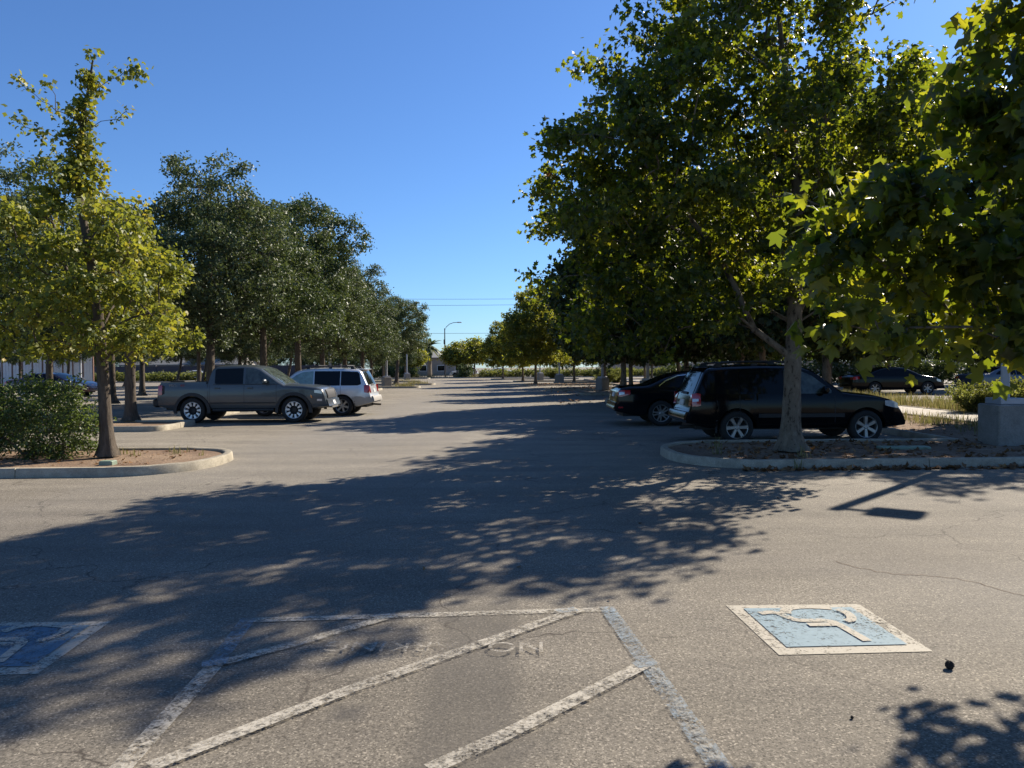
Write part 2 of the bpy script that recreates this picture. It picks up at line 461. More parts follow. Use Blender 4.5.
class MB:
    """collects simple shapes into one mesh"""

    def __init__(s):
        s.v, s.f = [], []

    def add(s, V, Fc):
        k = len(s.v)
        s.v += [tuple(p) for p in V]
        s.f += [tuple(i + k for i in f) for f in Fc]

    def box(s, x0, x1, y0, y1, z0, z1, bev=0.0):
        if bev <= 0:
            V = [(x, y, z) for z in (z0, z1) for y in (y0, y1) for x in (x0, x1)]
            s.add(V, [(0, 2, 3, 1), (4, 5, 7, 6), (0, 1, 5, 4), (2, 6, 7, 3), (0, 4, 6, 2), (1, 3, 7, 5)])
            return
        b = bev
        rings = []
        for z, i in ((z0, b), (z0 + b, 0), (z1 - b, 0), (z1, b)):
            c = b
            xa, xb, ya, yb = x0 + i, x1 - i, y0 + i, y1 - i
            rings.append([(xa + c, ya, z), (xb - c, ya, z), (xb, ya + c, z), (xb, yb - c, z), (xb - c, yb, z), (xa + c, yb, z), (xa, yb - c, z), (xa, ya + c, z)])
        V = [p for r in rings for p in r]
        Fc = []
        for r in range(3):
            for k in range(8):
                a, d = r * 8 + k, r * 8 + (k + 1) % 8
                Fc.append((a, d, d + 8, a + 8))
        Fc += [tuple(range(7, -1, -1)), tuple(range(24, 32))]
        s.add(V, Fc)

    def tube(s, pts, rad, n=8, cap=True):
        pts = [Vector(p) for p in pts]
        rad = rad if isinstance(rad, (list, tuple)) else [rad] * len(pts)
        V = []
        for i, p in enumerate(pts):
            d = (pts[min(i + 1, len(pts) - 1)] - pts[max(i - 1, 0)]).normalized()
            a = d.cross(Vector((0, 0, 1)) if abs(d.z) < 0.9 else Vector((1, 0, 0))).normalized()
            b = d.cross(a)
            for k in range(n):
                t = 2 * math.pi * k / n
                V.append(p + (a * math.cos(t) + b * math.sin(t)) * rad[i])
        Fc = []
        for i in range(len(pts) - 1):
            for k in range(n):
                a, b2 = i * n + k, i * n + (k + 1) % n
                Fc.append((a, a + n, b2 + n, b2))
        if cap:
            Fc += [tuple(range(n)), tuple(range((len(pts) - 1) * n + n - 1, (len(pts) - 1) * n - 1, -1))]
        s.add(V, Fc)

    def lathe(s, prof, n=32, axis='y', closed=False):
        """prof: (r, h) along the axis"""
        V = []
        for r, h in prof:
            for k in range(n):
                t = 2 * math.pi * k / n
                c, d = r * math.cos(t), r * math.sin(t)
                V.append((c, h, d) if axis == 'y' else (c, d, h))
        Fc = []
        m = len(prof)
        for i in range(m if closed else m - 1):
            j = (i + 1) % m
            for k in range(n):
                Fc.append((i * n + k, i * n + (k + 1) % n, j * n + (k + 1) % n, j * n + k))
        s.add(V, Fc)

    def build(s, name, m=None, parent=None, smooth=False, sharp=35):
        me = bpy.data.meshes.new(name)
        me.from_pydata([tuple(v) for v in s.v], [], s.f)
        if smooth:
            me.polygons.foreach_set("use_smooth", np.ones(len(me.polygons), dtype=bool))
            me.update()
            try:
                me.set_sharp_from_angle(angle=R(sharp))
            except Exception:
                pass
        me.update()
        return link(name, me, parent, m)


def tag(o, label, cat, group=None, kind=None):
    if label:
        o['label'] = label
    if cat:
        o['category'] = cat
    if group:
        o['group'] = group
    if kind:
        o['kind'] = kind
    return o


def thing(name, label, cat, loc=(0, 0, 0), rz=0, group=None):
    o = bpy.data.objects.new(name, None)
    COL.objects.link(o)
    o.location = loc
    o.rotation_euler = (0, 0, rz)
    o.empty_display_size = 0.2
    return tag(o, label, cat, group)


def struct(o, kind='structure'):
    o['kind'] = kind
    return o


def dup(root, loc, rz, label, scale=1.0, group=None):
    r = root.copy()
    COL.objects.link(r)
    r.location = loc
    r.rotation_euler = (0, 0, rz)
    r.scale = scale if isinstance(scale, tuple) else (scale,) * 3
    r['label'] = label
    if group:
        r['group'] = group
    for ch in list(root.children):
        c = ch.copy()
        COL.objects.link(c)
        c.parent = r
        for gc in list(ch.children):
            d = gc.copy()
            COL.objects.link(d)
            d.parent = c
    return r


def quad_strip(name, pts, width, m, z=0.004):
    """a painted line along ground points"""
    P = [Vector((p[0], p[1], 0)) for p in pts]
    V, Fc = [], []
    for i, p in enumerate(P):
        d = (P[min(i + 1, len(P) - 1)] - P[max(i - 1, 0)]).normalized()
        nrm = Vector((-d.y, d.x, 0)) * width / 2
        V += [(p.x + nrm.x, p.y + nrm.y, z), (p.x - nrm.x, p.y - nrm.y, z)]
    for i in range(len(P) - 1):
        Fc.append((2 * i, 2 * i + 1, 2 * i + 3, 2 * i + 2))
    b = MB()
    b.add(V, Fc)
    return b.build(name, m)


# ------------------------------------------------------------------ ground
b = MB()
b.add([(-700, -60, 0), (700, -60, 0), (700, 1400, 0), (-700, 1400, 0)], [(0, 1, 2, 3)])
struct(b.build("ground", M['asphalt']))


def rrect(x0, x1, y0, y1, rad, ends='both', n=10):
    """rounded outline, counter-clockwise; ends: which x ends are rounded"""
    pts = []
    for cx, cy, a0, e in ((x1 - rad, y0 + rad, -90, 'right'), (x1 - rad, y1 - rad, 0, 'right'), (x0 + rad, y1 - rad, 90, 'left'), (x0 + rad, y0 + rad, 180, 'left')):
        if ends in ('both', e):
            for k in range(n + 1):
                t = R(a0 + 90 * k / n)
                pts.append((cx + rad * math.cos(t), cy + rad * math.sin(t)))
        else:
            sx = x1 if e == 'right' else x0
            pts.append((sx, y0 if cy == y0 + rad else y1))
    return pts


def inset(pts, d):
    n = len(pts)
    out = []
    for i in range(n):
        a, p, c = Vector(pts[i - 1]), Vector(pts[i]), Vector(pts[(i + 1) % n])
        d1, d2 = (p - a).normalized(), (c - p).normalized()
        n1, n2 = Vector((-d1.y, d1.x)), Vector((-d2.y, d2.x))
        bis = (n1 + n2)
        bis = bis / max(0.3, bis.length_squared) * 2
        out.append((p.x + bis.x * d, p.y + bis.y * d))
    return out


def island(pts, kerb_h=0.145, kerb_w=0.15, soil_h=0.10, rz=0.0, origin=(0, 0)):
    if rz:
        c, s = math.cos(rz), math.sin(rz)
        pts = [(origin[0] + (x - origin[0]) * c - (y - origin[1]) * s, origin[1] + (x - origin[0]) * s + (y - origin[1]) * c) for x, y in pts]
    # cast in lengths: a narrow joint every couple of metres along the straight runs
    res, cut = [], []
    for i_, p in enumerate(pts):
        q = pts[(i_ + 1) % len(pts)]
        ln = math.hypot(q[0] - p[0], q[1] - p[1])
        res.append(p)
        cut.append(False)
        if ln > 1.6 and ln < 40:
            m_ = max(1, int(ln / 2.3))
            for k_ in range(m_):
                c_ = (k_ + .5) / m_
                for o_, f_ in ((-.009, False), (0, True), (.009, False)):
                    t_ = c_ + o_ / ln
                    res.append((p[0] + (q[0] - p[0]) * t_, p[1] + (q[1] - p[1]) * t_))
                    cut.append(f_)
    pts = res
    prof = [(0.0, -0.02), (0.012, kerb_h - 0.02), (0.03, kerb_h), (kerb_w - 0.02, kerb_h), (kerb_w, kerb_h - 0.015), (kerb_w, 0.0)]
    rng = random.Random(int(abs(pts[0][0]) * 100))
    jit = [-0.022 if c_ else rng.uniform(-0.005, 0.005) for c_ in cut]
    rings = [[(*(ins[i] if not cut[i] or d > .05 else ins2[i]), z + (jit[i] if z > 0.05 else 0)) for i in range(len(pts))] for d, z, ins, ins2 in [(d, z, inset(pts, d), inset(pts, d + .018)) for d, z in prof]]
    n = len(pts)
    V = [p for r in rings for p in r]
    Fc = []
    for r in range(len(prof) - 1):
        for k in range(n):
            a, c2 = r * n + k, r * n + (k + 1) % n
            Fc.append((a, c2, c2 + n, a + n))
    b = MB()
    b.add(V, Fc)
    struct(b.build("kerb", M['kerb'], None, True, 40))
    inner = inset(pts, kerb_w - 0.004)
    b = MB()
    b.add([(x, y, soil_h) for x, y in inner], [tuple(range(n))])
    struct(b.build("soil", M['soil']))


island(rrect(-17, -5.05, 11.45, 14.5, 1.35, 'right'), rz=R(1.5), origin=(-5, 13))
island(rrect(-15.5, -9.4, 19.7, 22.2, 0.35, 'right'))
# right-hand planting: a finger toward the lane and a long strip beside the walk
finger = [(p[0], p[1]) for p in rrect(2.75, 6, 11.75, 15.1, 1.45, 'left')]
lft = [p for p in finger if p[0] < 5]
poly = [(5.5, 11.75), (19.5, 12.3), (19.5, 15.1), (12.25, 15.1), (12.25, 92), (8.9, 92), (8.9, 15.1), (5.5, 15.1)] + lft
island(poly)
island([(14.25, 15.4), (16.6, 15.4), (16.6, 92), (14.25, 92)])
for (x0, x1, y0, y1) in ((3.9, 8.7, 29.5, 31.3), (4.3, 8.7, 33.0, 35.2), (3.8, 8.7, 42.2, 44), (2.2, 8.7, 51, 53.2), (0.7, 8.7, 64.6, 67.4), (4.2, 8.7, 74, 76), (0.1, 8.7, 80.8, 83.2), (-2.8, 8.7, 96.5, 99)):
    island(rrect(x0, x1, y0, y1, 0.8, 'left'))
for (x0, x1, y0, y1) in ((-12.0, -9.7, 29.6, 56), (-14, -7.5, 59.6, 61.4), (-14, -7.4, 69.6, 72.3), (-20, -12, 107, 109.5), (-18, -10.2, 84, 86)):
    island(rrect(x0, x1, y0, y1, 0.7, 'right'))
island(rrect(-11.9, -10.3, 26.0, 28.2, 0.3))
island([(-60, 66.5), (-14.6, 66.5), (-14.6, 68.4), (-60, 68.4)])
island([(-75, 93), (-30, 93), (-30, 97), (-75, 97)])
island([(-24, 112), (60, 112), (60, 115.5), (-24, 115.5)])
island(rrect(6.4, 8.4, 3.0, 5.0, 0.3))
# sidewalk with joints
b = MB()
y = 15.15
while y < 92:
    b.box(12.262, 14.24, y, y + 1.788, -0.02, 0.125, 0.006)
    y += 1.8
struct(b.build("sidewalk", M['sidewalk']))
b = MB()
b.add([(12, 116, 0.006), (140, 100, 0.006), (140, 190, 0.006), (12, 190, 0.006)], [(0, 1, 2, 3)])
struct(b.build("dry_field", M['dry_ground']))

# ------------------------------------------------------------------ painted markings
TLc, TRc = g(248, 621), g(608, 610)
struct(quad_strip("stall_line", [TLc, TRc], 0.085, M['white_line'], 0.006))
struct(quad_strip("stall_line", [g(249, 619), g(214, 667)], 0.10, M['blue_line'], 0.008))
struct(quad_strip("stall_line", [g(214, 667), g(116, 775), g(40, 860)], 0.10, M['white_line'], 0.008))
struct(quad_strip("stall_line", [g(606, 608), g(660, 683), g(724, 775), g(800, 880)], 0.105, M['blue_line'], 0.010))
struct(quad_strip("stall_line", [g(648, 665), g(718, 765), g(790, 880)], 0.05, M['faint_line'], 0.014))
struct(quad_strip("hatch_line", [g(216, 666), g(300, 644), g(386, 619)], 0.085, M['white_line'], 0.012))
struct(quad_strip("hatch_line", [g(150, 770), g(350, 692), g(512, 635), g(580, 611)], 0.09, M['white_line'], 0.016))
struct(quad_strip("hatch_line", [g(430, 773), g(512, 735), g(645, 667)], 0.09, M['white_line'], 0.018))
for p in ((214, 666), (385, 619), (566, 613), (645, 667)):
    q = g(*p)
    struct(quad_strip("stall_line", [(q[0] - 0.06, q[1] - 0.02), (q[0] + 0.07, q[1] + 0.03)], 0.085, M['blue_line'], 0.020))

# symbol pads: border, blue field and the wheelchair figure
RT = [np.array(g(*p)) for p in ((726, 606), (859, 604.6), (933, 652), (779, 655.6))]
LT1, LT2 = np.array(g(110.8, 622)), np.array(g(37.5, 674.5))
wv = RT[0] - RT[1]
LT = [LT1 + wv, LT1, LT2, LT2 + (RT[3] - RT[2])]
STROKES = [[(.36, .23), (.38, .16), (.43, .11), (.50, .085), (.57, .08), (.64, .09), (.74, .12)],
           [(.17, .23), (.24, .20), (.30, .21), (.33, .30), (.37, .39), (.46, .40), (.56, .39), (.62, .44), (.64, .60), (.665, .82)],
           [(.41, .49), (.60, .49)],
           [(.766, .16), (.79, .22), (.795, .29), (.78, .36), (.745, .42), (.70, .43)]]


def uv(Q, u, v):
    a = Q[0] + (Q[1] - Q[0]) * u
    c = Q[3] + (Q[2] - Q[3]) * u
    return a + (c - a) * v


def smooth_line(st, n=5):
    for _ in range(2):
        out = [st[0]]
        for a, c in zip(st[:-1], st[1:]):
            out += [(a[0] * .75 + c[0] * .25, a[1] * .75 + c[1] * .25), (a[0] * .25 + c[0] * .75, a[1] * .25 + c[1] * .75)]
        st = out + [st[-1]]
    return st


for Q, bl in ((RT, 'symbol_blue'), (LT, 'symbol_blue_shaded')):
    b = MB()
    b.add([(*p[:2], 0.004) for p in Q], [(0, 1, 2, 3)])
    struct(b.build("symbol_border_marking", M['symbol_white']))
    b = MB()
    b.add([(*uv(Q, u, v)[:2], 0.009) for u, v in ((.10, .09), (.90, .09), (.90, .88), (.10, .88))], [(0, 1, 2, 3)])
    struct(b.build("symbol_field_marking", M[bl]))
    mb = MB()
    for k, st in enumerate(STROKES):
        P = [Vector(uv(Q, *p)) for p in smooth_line(st)]
        V, Fc = [], []
        for i, p in enumerate(P):
            d = (P[min(i + 1, len(P) - 1)] - P[max(i - 1, 0)]).normalized()
            nn = Vector((-d.y, d.x, 0)) * (0.030 if k else 0.036)
            V += [(p.x + nn.x, p.y + nn.y, 0.013 + 0.002 * k), (p.x - nn.x, p.y - nn.y, 0.013 + 0.002 * k)]
        mb.add(V, [(2 * i, 2 * i + 1, 2 * i + 3, 2 * i + 2) for i in range(len(P) - 1)])
    struct(mb.build("wheelchair_symbol_marking", M['symbol_white']))


def text(name, s, size, m, loc, rot, parent=None, ext=0.0):
    cu = bpy.data.curves.new(name, 'FONT')
    cu.body = s
    cu.size = size
    cu.extrude = ext
    cu.align_x = 'CENTER'
    cu.align_y = 'CENTER'
    o = bpy.data.objects.new(name, cu)
    COL.objects.link(o)
    o.location = loc
    o.rotation_euler = rot
    bpy.context.view_layer.update()
    me = bpy.data.meshes.new_from_object(o.evaluated_get(bpy.context.evaluated_depsgraph_get()))
    bpy.data.objects.remove(o)
    me.materials.clear()
    o = link(name, me, parent, m)
    o.location = loc
    o.rotation_euler = rot
    return o


q = g(434, 650)
t_ = text("no_parking_lettering", "NO PARKING", 0.215, M['ghost'], (q[0], q[1], 0.0245), (0, 0, math.pi + R(-1.5)))
struct(t_)
# faint stall lines by the parked cars and far stalls
for pts in (((-10.6, 21.9 + 0.4), (-5.3, 22.0)), ((-9.9, 24.95), (-4.9, 24.8)), ((-9.7, 28.2), (-4.8, 28.2)), ((3.0, 18.9), (8.6, 18.9)), ((3.2, 23.6), (8.6, 23.6)),
            ((-9.6, 31.4), (-4.8, 31.4)), ((-9.6, 34.4), (-4.8, 34.4)), ((-9.6, 37.4), (-4.8, 37.4)), ((3.2, 26.6), (8.6, 26.6)), ((3.2, 29.6), (8.6, 29.6))):
    struct(quad_strip("stall_line", pts, 0.10, M['faint_line'], 0.005))
# a rusty crack creeping across the asphalt at the right
rng = random.Random(3)
cp = []
for k in range(41):
    t = k / 40
    px = 836 + 230 * t
    py = 562 + 38 * t + 3 * math.sin(t * 9) + rng.uniform(-.8, .8)
    cp.append(g(px, py))
struct(quad_strip("ground_crack", cp, 0.008, M['crack'], 0.003))


# ------------------------------------------------------------------ trees
_half = [(12, .86), (24, .62), (38, .80), (50, 1.05), (63, .80), (76, .60), (99, .90), (118, .66), (142, .56)]
_ring = [(0, 1.14)] + _half + [(180, .34)] + [(-a, r) for a, r in _half[::-1]]
LOBED = np.array([(0.38, 0, 0.06)] + [(0.38 + r * .64 * math.cos(R(a)), r * .66 * math.sin(R(a)), -0.16 * r * abs(math.sin(R(a * 1.5))) - .07 * r) for a, r in _ring], dtype=np.float32)
LOBED_F = np.array([(0, i, i % len(_ring) + 1) for i in range(1, len(_ring) + 1)])
OVAL = np.array([(0, 0, 0), (.30, .22, .05), (.72, .20, .04), (1, 0, -.05), (.72, -.20, .04), (.30, -.22, .05)], dtype=np.float32)
OVAL_F = np.array([(0, 1, 2, 3), (0, 3, 4, 5)])
STAR = np.array([(0, 0, 0), (.16, .20, .03), (.42, .47, -.07), (.60, .26, .02), (1.0, 0, -.10), (.60, -.26, .02), (.42, -.47, -.07), (.16, -.20, .03)], dtype=np.float32)
STAR_F = np.array([(0, 1, 3, 4), (1, 2, 3, 3), (0, 4, 5, 7), (7, 5, 6, 6)])
STAR_F = np.array([(0, 1, 3), (1, 2, 3), (0, 3, 4), (0, 4, 5), (0, 5, 7), (7, 5, 6)])


def leaf_mesh(name, centers, n_per, sig, size, tmpl, tf, rng, up=0.5, droop=0.3, crand=0.5, spread=None):
    """sprays of leaves round the given centres, with a random value per leaf"""
    C = np.asarray(centers, dtype=float)
    K = len(C)
    cnt = rng.integers(int(n_per * .6), int(n_per * 1.4) + 1, K)
    idx = np.repeat(np.arange(K), cnt)
    N = len(idx)
    s = np.asarray(sig, dtype=float)
    # every spray gets its own stretch so clumps are uneven
    st = rng.uniform(.7, 1.35, (K, 3))
    P = C[idx] + rng.normal(0, 1, (N, 3)) * (s[idx] if s.ndim == 2 else s) * st[idx]
    nv = rng.normal(0, 1, (N, 3))
    nv[:, 2] = nv[:, 2] * 0.8 + up * 1.6
    out = P - C[idx]
    nv += out / (np.linalg.norm(out, axis=1, keepdims=True) + 1e-6) * 0.5
    nv /= np.linalg.norm(nv, axis=1, keepdims=True)
    tv = rng.normal(0, 1, (N, 3))
    tv[:, 2] -= droop * 2
    tv -= nv * (tv * nv).sum(1, keepdims=True)
    tv /= np.linalg.norm(tv, axis=1, keepdims=True)
    bv = np.cross(nv, tv)
    sz = size * (rng.random(N) ** .8 * .95 + .45)
    T = tmpl
    curl = rng.uniform(-.3, 3.4, N)
    V = (P[:, None, :] + sz[:, None, None] * (T[None, :, 0, None] * tv[:, None, :] + T[None, :, 1, None] * bv[:, None, :]
         + (T[None, :, 2, None] * curl[:, None, None]) * nv[:, None, :]))
    k = len(T)
    Fc = (tf[None] + (np.arange(N) * k)[:, None, None]).reshape(-1, tf.shape[1])
    me = fmesh(name, V.reshape(-1, 3), [Fc])
    cr = rng.random(K)
    r = np.clip(cr[idx] * crand + rng.random(N) * (1 - crand), 0, 1)
    at = me.attributes.new("rnd", 'FLOAT', 'FACE')
    at.data.foreach_set("value", np.repeat(r, len(tf)).astype(np.float32))
    return me


def sample_env(ells, spacing, rng, hollow=0.45, tries=6000):
    """clump centres inside a union of ellipsoids, sparser in the middle"""
    E = np.array(ells, dtype=float)
    vol = E[:, 3] * E[:, 4] * E[:, 5]
    pr = vol / vol.sum()
    out = np.zeros((0, 3))
    for _ in range(tries):
        k = rng.choice(len(E), p=pr)
        d = rng.normal(0, 1, 3)
        d /= np.linalg.norm(d)
        rr = rng.random() ** (1 / 3)
        p = E[k, :3] + d * rr * E[k, 3:6]
        inside = (((p - E[:, :3]) / E[:, 3:6]) ** 2).sum(1).min() ** .5
        if inside < 0.55 and rng.random() > hollow:
            continue
        if len(out) and np.min(((out - p) ** 2).sum(1)) < (spacing * rng.uniform(.75, 1.2)) ** 2:
            continue
        out = np.vstack([out, p])
    return out


def lumps_env(ells, rng, sp=1.05, k=9, sg=.33, hollow=.5):
    """foliage in separate lumps with gaps between them"""
    L = sample_env(ells, sp, rng, hollow, 4000)
    out = []
    for c in L:
        m = int(k * rng.uniform(.55, 1.5))
        s_ = sg * rng.uniform(.7, 1.3)
        d = rng.normal(0, 1, (m, 3))
        d /= np.linalg.norm(d, axis=1, keepdims=True)
        d *= (rng.random((m, 1)) ** .4) * s_ * 1.5
        d[:, 2] *= .72
        out.append(c + d)
    return np.vstack(out)


def grow(trunk, clumps, rng, tip=0.007, powr=2.25, first=2, limbs=()):
    """skeleton: every clump is reached by a limb from the trunk or an earlier limb"""
    P = [np.array(t[:3], dtype=float) for t in trunk]
    rad = [t[3] for t in trunk]
    par = [-1] + list(range(len(trunk) - 1))
    nt_ = len(trunk)
    for lb in limbs:
        j = int(np.argmin(np.linalg.norm(np.array(P[:nt_]) - np.array(lb[0]), axis=1)))
        for q in lb[1:]:
            P.append(np.array(q, dtype=float))
            par.append(j)
            rad.append(0)
            j = len(P) - 1
    TP = np.array(P)
    dist = np.array([np.min(np.linalg.norm(TP - c, axis=1)) for c in clumps])
    for i in np.argsort(dist):
        c = clumps[i]
        A = np.array(P)
        d = A - c
        L = np.linalg.norm(d, axis=1)
        hor = np.linalg.norm(d[:, :2], axis=1)
        cost = L + 1.2 * np.maximum(0, A[:, 2] - (c[2] - 0.30 * hor))
        cost[:first] += 50
        j = int(np.argmin(cost))
        p0 = P[j]
        ln = L[j]
        n = 2 if ln < 0.9 else (3 if ln < 2.0 else 5)
        prev = j
        wob = rng.normal(0, 1, (n + 1, 3)) * 0.045 * ln
        for k in range(1, n + 1):
            t = k / n
            q = p0 + (c - p0) * t + wob[k] * (0 if k == n else 1)
            q[2] += 0.10 * ln * math.sin(math.pi * t) * (1 if c[2] > p0[2] else .3) - 0.0
            P.append(q)
            par.append(prev)
            rad.append(0)
            prev = len(P) - 1
    acc = np.zeros(len(P))
    leafn = np.ones(len(P), bool)
    for i, p in enumerate(par):
        if p >= 0:
            leafn[p] = False
    for i in range(len(P) - 1, -1, -1):
        if leafn[i]:
            acc[i] += tip ** powr
        if par[i] >= 0:
            acc[par[i]] += acc[i]
    for i in range(nt_, len(P)):
        rad[i] = acc[i] ** (1 / powr)
    return P, par, rad, nt_


def wood_mesh(name, P, par, rad, nt_, rng, sides=5, tsides=16, flare=1.0, rough=0.05):
    V, Q = [], []
    # trunk: one continuous tapered tube with a root flare
    rings = []
    trunk = np.array(P[:nt_])
    trr = np.array(rad[:nt_])
    seg = []
    for i in range(nt_ - 1):
        m = max(2, int(np.linalg.norm(trunk[i + 1] - trunk[i]) / 0.14))
        for k in range(m):
            t = k / m
            seg.append((trunk[i] * (1 - t) + trunk[i + 1] * t, trr[i] * (1 - t) + trr[i + 1] * t))
    seg.append((trunk[-1], trr[-1]))
    ph = rng.uniform(0, 6, 4)
    for p, r in seg:
        h = p[2] - trunk[0][2]
        for k in range(tsides):
            a = 2 * math.pi * k / tsides
            fl = 1 + flare * math.exp(-max(h, 0) / 0.16) * (0.55 + 0.35 * math.sin(5 * a + ph[0]))
            bumpy = 1 + rough * math.sin(3 * a + ph[1] + h * 1.7) + rough * .7 * math.sin(7 * a + ph[2] - h * 4.1) + rng.normal(0, rough * .35)
            rr = r * fl * bumpy
            V.append((p[0] + math.cos(a) * rr, p[1] + math.sin(a) * rr, p[2]))
    for i in range(len(seg) - 1):
        for k in range(tsides):
            a, c = i * tsides + k, i * tsides + (k + 1) % tsides
            Q.append((a, c, c + tsides, a + tsides))
    for i in range(nt_, len(P)):
        a, c = np.array(P[par[i]]), np.array(P[i])
        r1 = rad[i]
        r0 = min(rad[par[i]], r1 * 1.25) if par[i] >= nt_ else r1 * 1.15
        if par[i] >= nt_:
            r0 = rad[par[i]] if rad[par[i]] < r1 * 1.5 else r1 * 1.2
        d = c - a
        L = np.linalg.norm(d)
        if L < 1e-4:
            continue
        d /= L
        x = np.cross(d, (0, 0, 1.0) if abs(d[2]) < .9 else (1.0, 0, 0))
        x /= np.linalg.norm(x)
        yv = np.cross(d, x)
        b0 = len(V)
        ns = sides if r1 < 0.04 else 9
        for p, r in ((a - d * r0 * .3, r0), (c + d * r1 * .15, r1)):
            for k in range(ns):
                t = 2 * math.pi * k / ns
                V.append(tuple(p + (x * math.cos(t) + yv * math.sin(t)) * r))
        for k in range(ns):
            Q.append((b0 + k, b0 + (k + 1) % ns, b0 + ns + (k + 1) % ns, b0 + ns + k))
    return fmesh(name, np.array(V), [np.array(Q)], True)


def make_tree(name, label, cat, loc, rz, seed, trunk, ells, spacing, n_per, sig, size, leaf, bark, tmpl='oval', up=.4, droop=.3,
              tip=0.008, hollow=.45, group=None, extra=None, crand=.5, powr=2.25, rough=.05, flare=1.0, first=2, lump=None, ex_sig=.07, limbs=()):
    rng = np.random.default_rng(seed)
    clumps = lumps_env(ells, rng, *lump) if lump else sample_env(ells, spacing, rng, hollow)
    nb = len(clumps)
    if extra is not None:
        clumps = np.vstack([clumps, np.array(extra)])
    P, par, rad, nt_ = grow(trunk, clumps, rng, tip, powr, first, limbs)
    T, TF = {'oval': (OVAL, OVAL_F), 'lobed': (LOBED, LOBED_F), 'star': (STAR, STAR_F)}[tmpl]
    root = thing(name, label, cat, loc, rz, group)
    me = wood_mesh("trunk", P, par, rad, nt_, rng, rough=rough, flare=flare)
    link("trunk", me, root, M[bark])
    # leaves sit at the clump and part-way down the twig that carries it
    SG = np.tile(np.array(sig, dtype=float), (len(clumps), 1))
    SG[nb:] = ex_sig
    cl = leaf_mesh("crown", clumps, n_per, SG, size, T, TF, rng, up, droop, crand)
    link("crown", cl, root, M[leaf])
    return root


# the big plane tree on the right-hand island
bx, by, _ = g(790, 457)
tr = [(0, 0, 0.05, .20), (0.0, 0, .5, .165), (.03, 0, 1.1, .15), (.05, .0, 1.7, .145), (.08, 0, 2.3, .13), (.10, .02, 3.2, .125), (.14, .02, 4.2, .11), (.10, 0, 5.2, .085), (.02, .02, 6.2, .065), (-.15, 0, 7.2, .045), (-.25, 0, 8.2, .03), (-.25, 0, 9.2, .015)]
LM = [[(.05, 0, 1.85), (-.35, -.05, 1.98), (-.68, -.1, 2.22), (-.84, -.1, 2.55), (-.96, -.05, 2.9), (-1.15, 0, 3.3), (-1.45, .0, 3.8), (-1.85, .05, 4.3), (-2.3, .1, 4.8), (-2.7, .1, 5.4)],
      [(.13, 0, 3.3), (-.1, .1, 3.6), (-.38, .15, 3.95), (-.62, .2, 4.5), (-.8, .2, 5.2), (-1.0, .3, 6.0)], [(.14, 0, 4.1), (-.12, -.2, 4.45), (-.35, -.4, 5.0), (-.7, -.6, 5.8)],
      [(.12, 0, 2.5), (.35, .05, 2.85), (.62, .1, 3.25), (.9, .2, 3.9), (1.2, .2, 4.6)], [(.13, 0, 3.4), (.3, -.1, 4.0), (.42, -.1, 4.8), (.55, -.1, 5.8), (.6, 0, 6.9)], [(.05, .05, 2.2), (-.2, .5, 2.6), (-.5, 1.0, 3.1), (-.8, 1.6, 3.8)]]
E = [(-1.1, .2, 5.5, 2.4, 2.8, 2.3), (-.55, .2, 7.6, 1.8, 2.0, 2.1), (-2.7, .0, 5.2, 1.6, 1.9, 1.0), (-2.5, .2, 4.0, 1.8, 2.1, 1.1), (-2.2, .2, 2.75, 1.9, 1.6, .75), (-3.1, .4, 3.1, 1.0, 1.5, .8), (.9, .1, 6.2, 1.5, .9, 1.1),
     (1.5, .2, 4.7, 1.4, .8, 1.2), (.6, .6, 3.3, 1.5, 1.6, .8), (-2.5, .2, 6.45, 1.0, 1.2, .8), (.3, -.1, 8.2, 1.3, 1.6, 1.3), (.7, -.9, 8.3, .9, 1.0, 1.0), (-.5, 0, 9.2, 1.2, 1.3, .9), (.8, -1.0, 3.5, .8, .8, .7), (1.2, -1.0, 5.4, 1.1, 1.0, .9), (-2.6, .2, 6.9, .9, 1.1, .7), (-4.0, .1, 5.05, .5, .7, .4)]
make_tree("plane_tree", "big plane tree with forked mottled trunk on the kerbed island before the black car", "tree", (bx, by, .08), 0, 11, tr, E,
          .46, 30, (.14, .14, .10), .088, 'plane_leaf_mid', 'bark_plane', 'lobed', .35, .45, .0055, .40, lump=(.97, 11, .35, .68), limbs=LM)

# leaning-in plane tree whose branches hang in at the right edge (its trunk stands outside the picture)
def spray(px, py, y, rx, rz, ry=.5):
    return ((px - 512) / F_PX * y - 7.2, y - 4.1, CAM_H - (py - 365) / F_PX * y - .1, rx, ry, rz)


E = [spray(955, 278, 4.4, .68, .46, .38), spray(1035, 175, 4.3, .52, .55, .45), spray(1060, 55, 4.4, .46, .62), spray(930, 15, 4.6, .12, .10, .12),
     spray(865, 240, 4.5, .32, .25, .3), spray(885, 326, 4.3, .40, .14, .2), spray(955, 338, 4.2, .42, .13, .2), spray(1030, 306, 4.2, .5, .2, .25), spray(925, 210, 4.45, .42, .33, .35), spray(1040, 240, 4.2, .5, .45, .35),
     (-2.2, -.3, 3.8, 1.5, .9, 1.3), (-.3, 0, 4.6, 2.0, 1.8, 1.9), (-2.15, 1.80, 2.95, .45, .35, .32), (-1.65, 1.65, 3.05, .5, .4, .35), (-3.3, .3, 4.8, .8, .7, .6)]
tr = [(0, 0, .05, .16), (0, 0, .8, .125), (-.05, 0, 1.6, .115), (-.1, 0, 2.4, .10), (-.2, 0, 3.4, .085), (-.25, 0, 4.6, .06), (-.3, 0, 5.8, .03)]
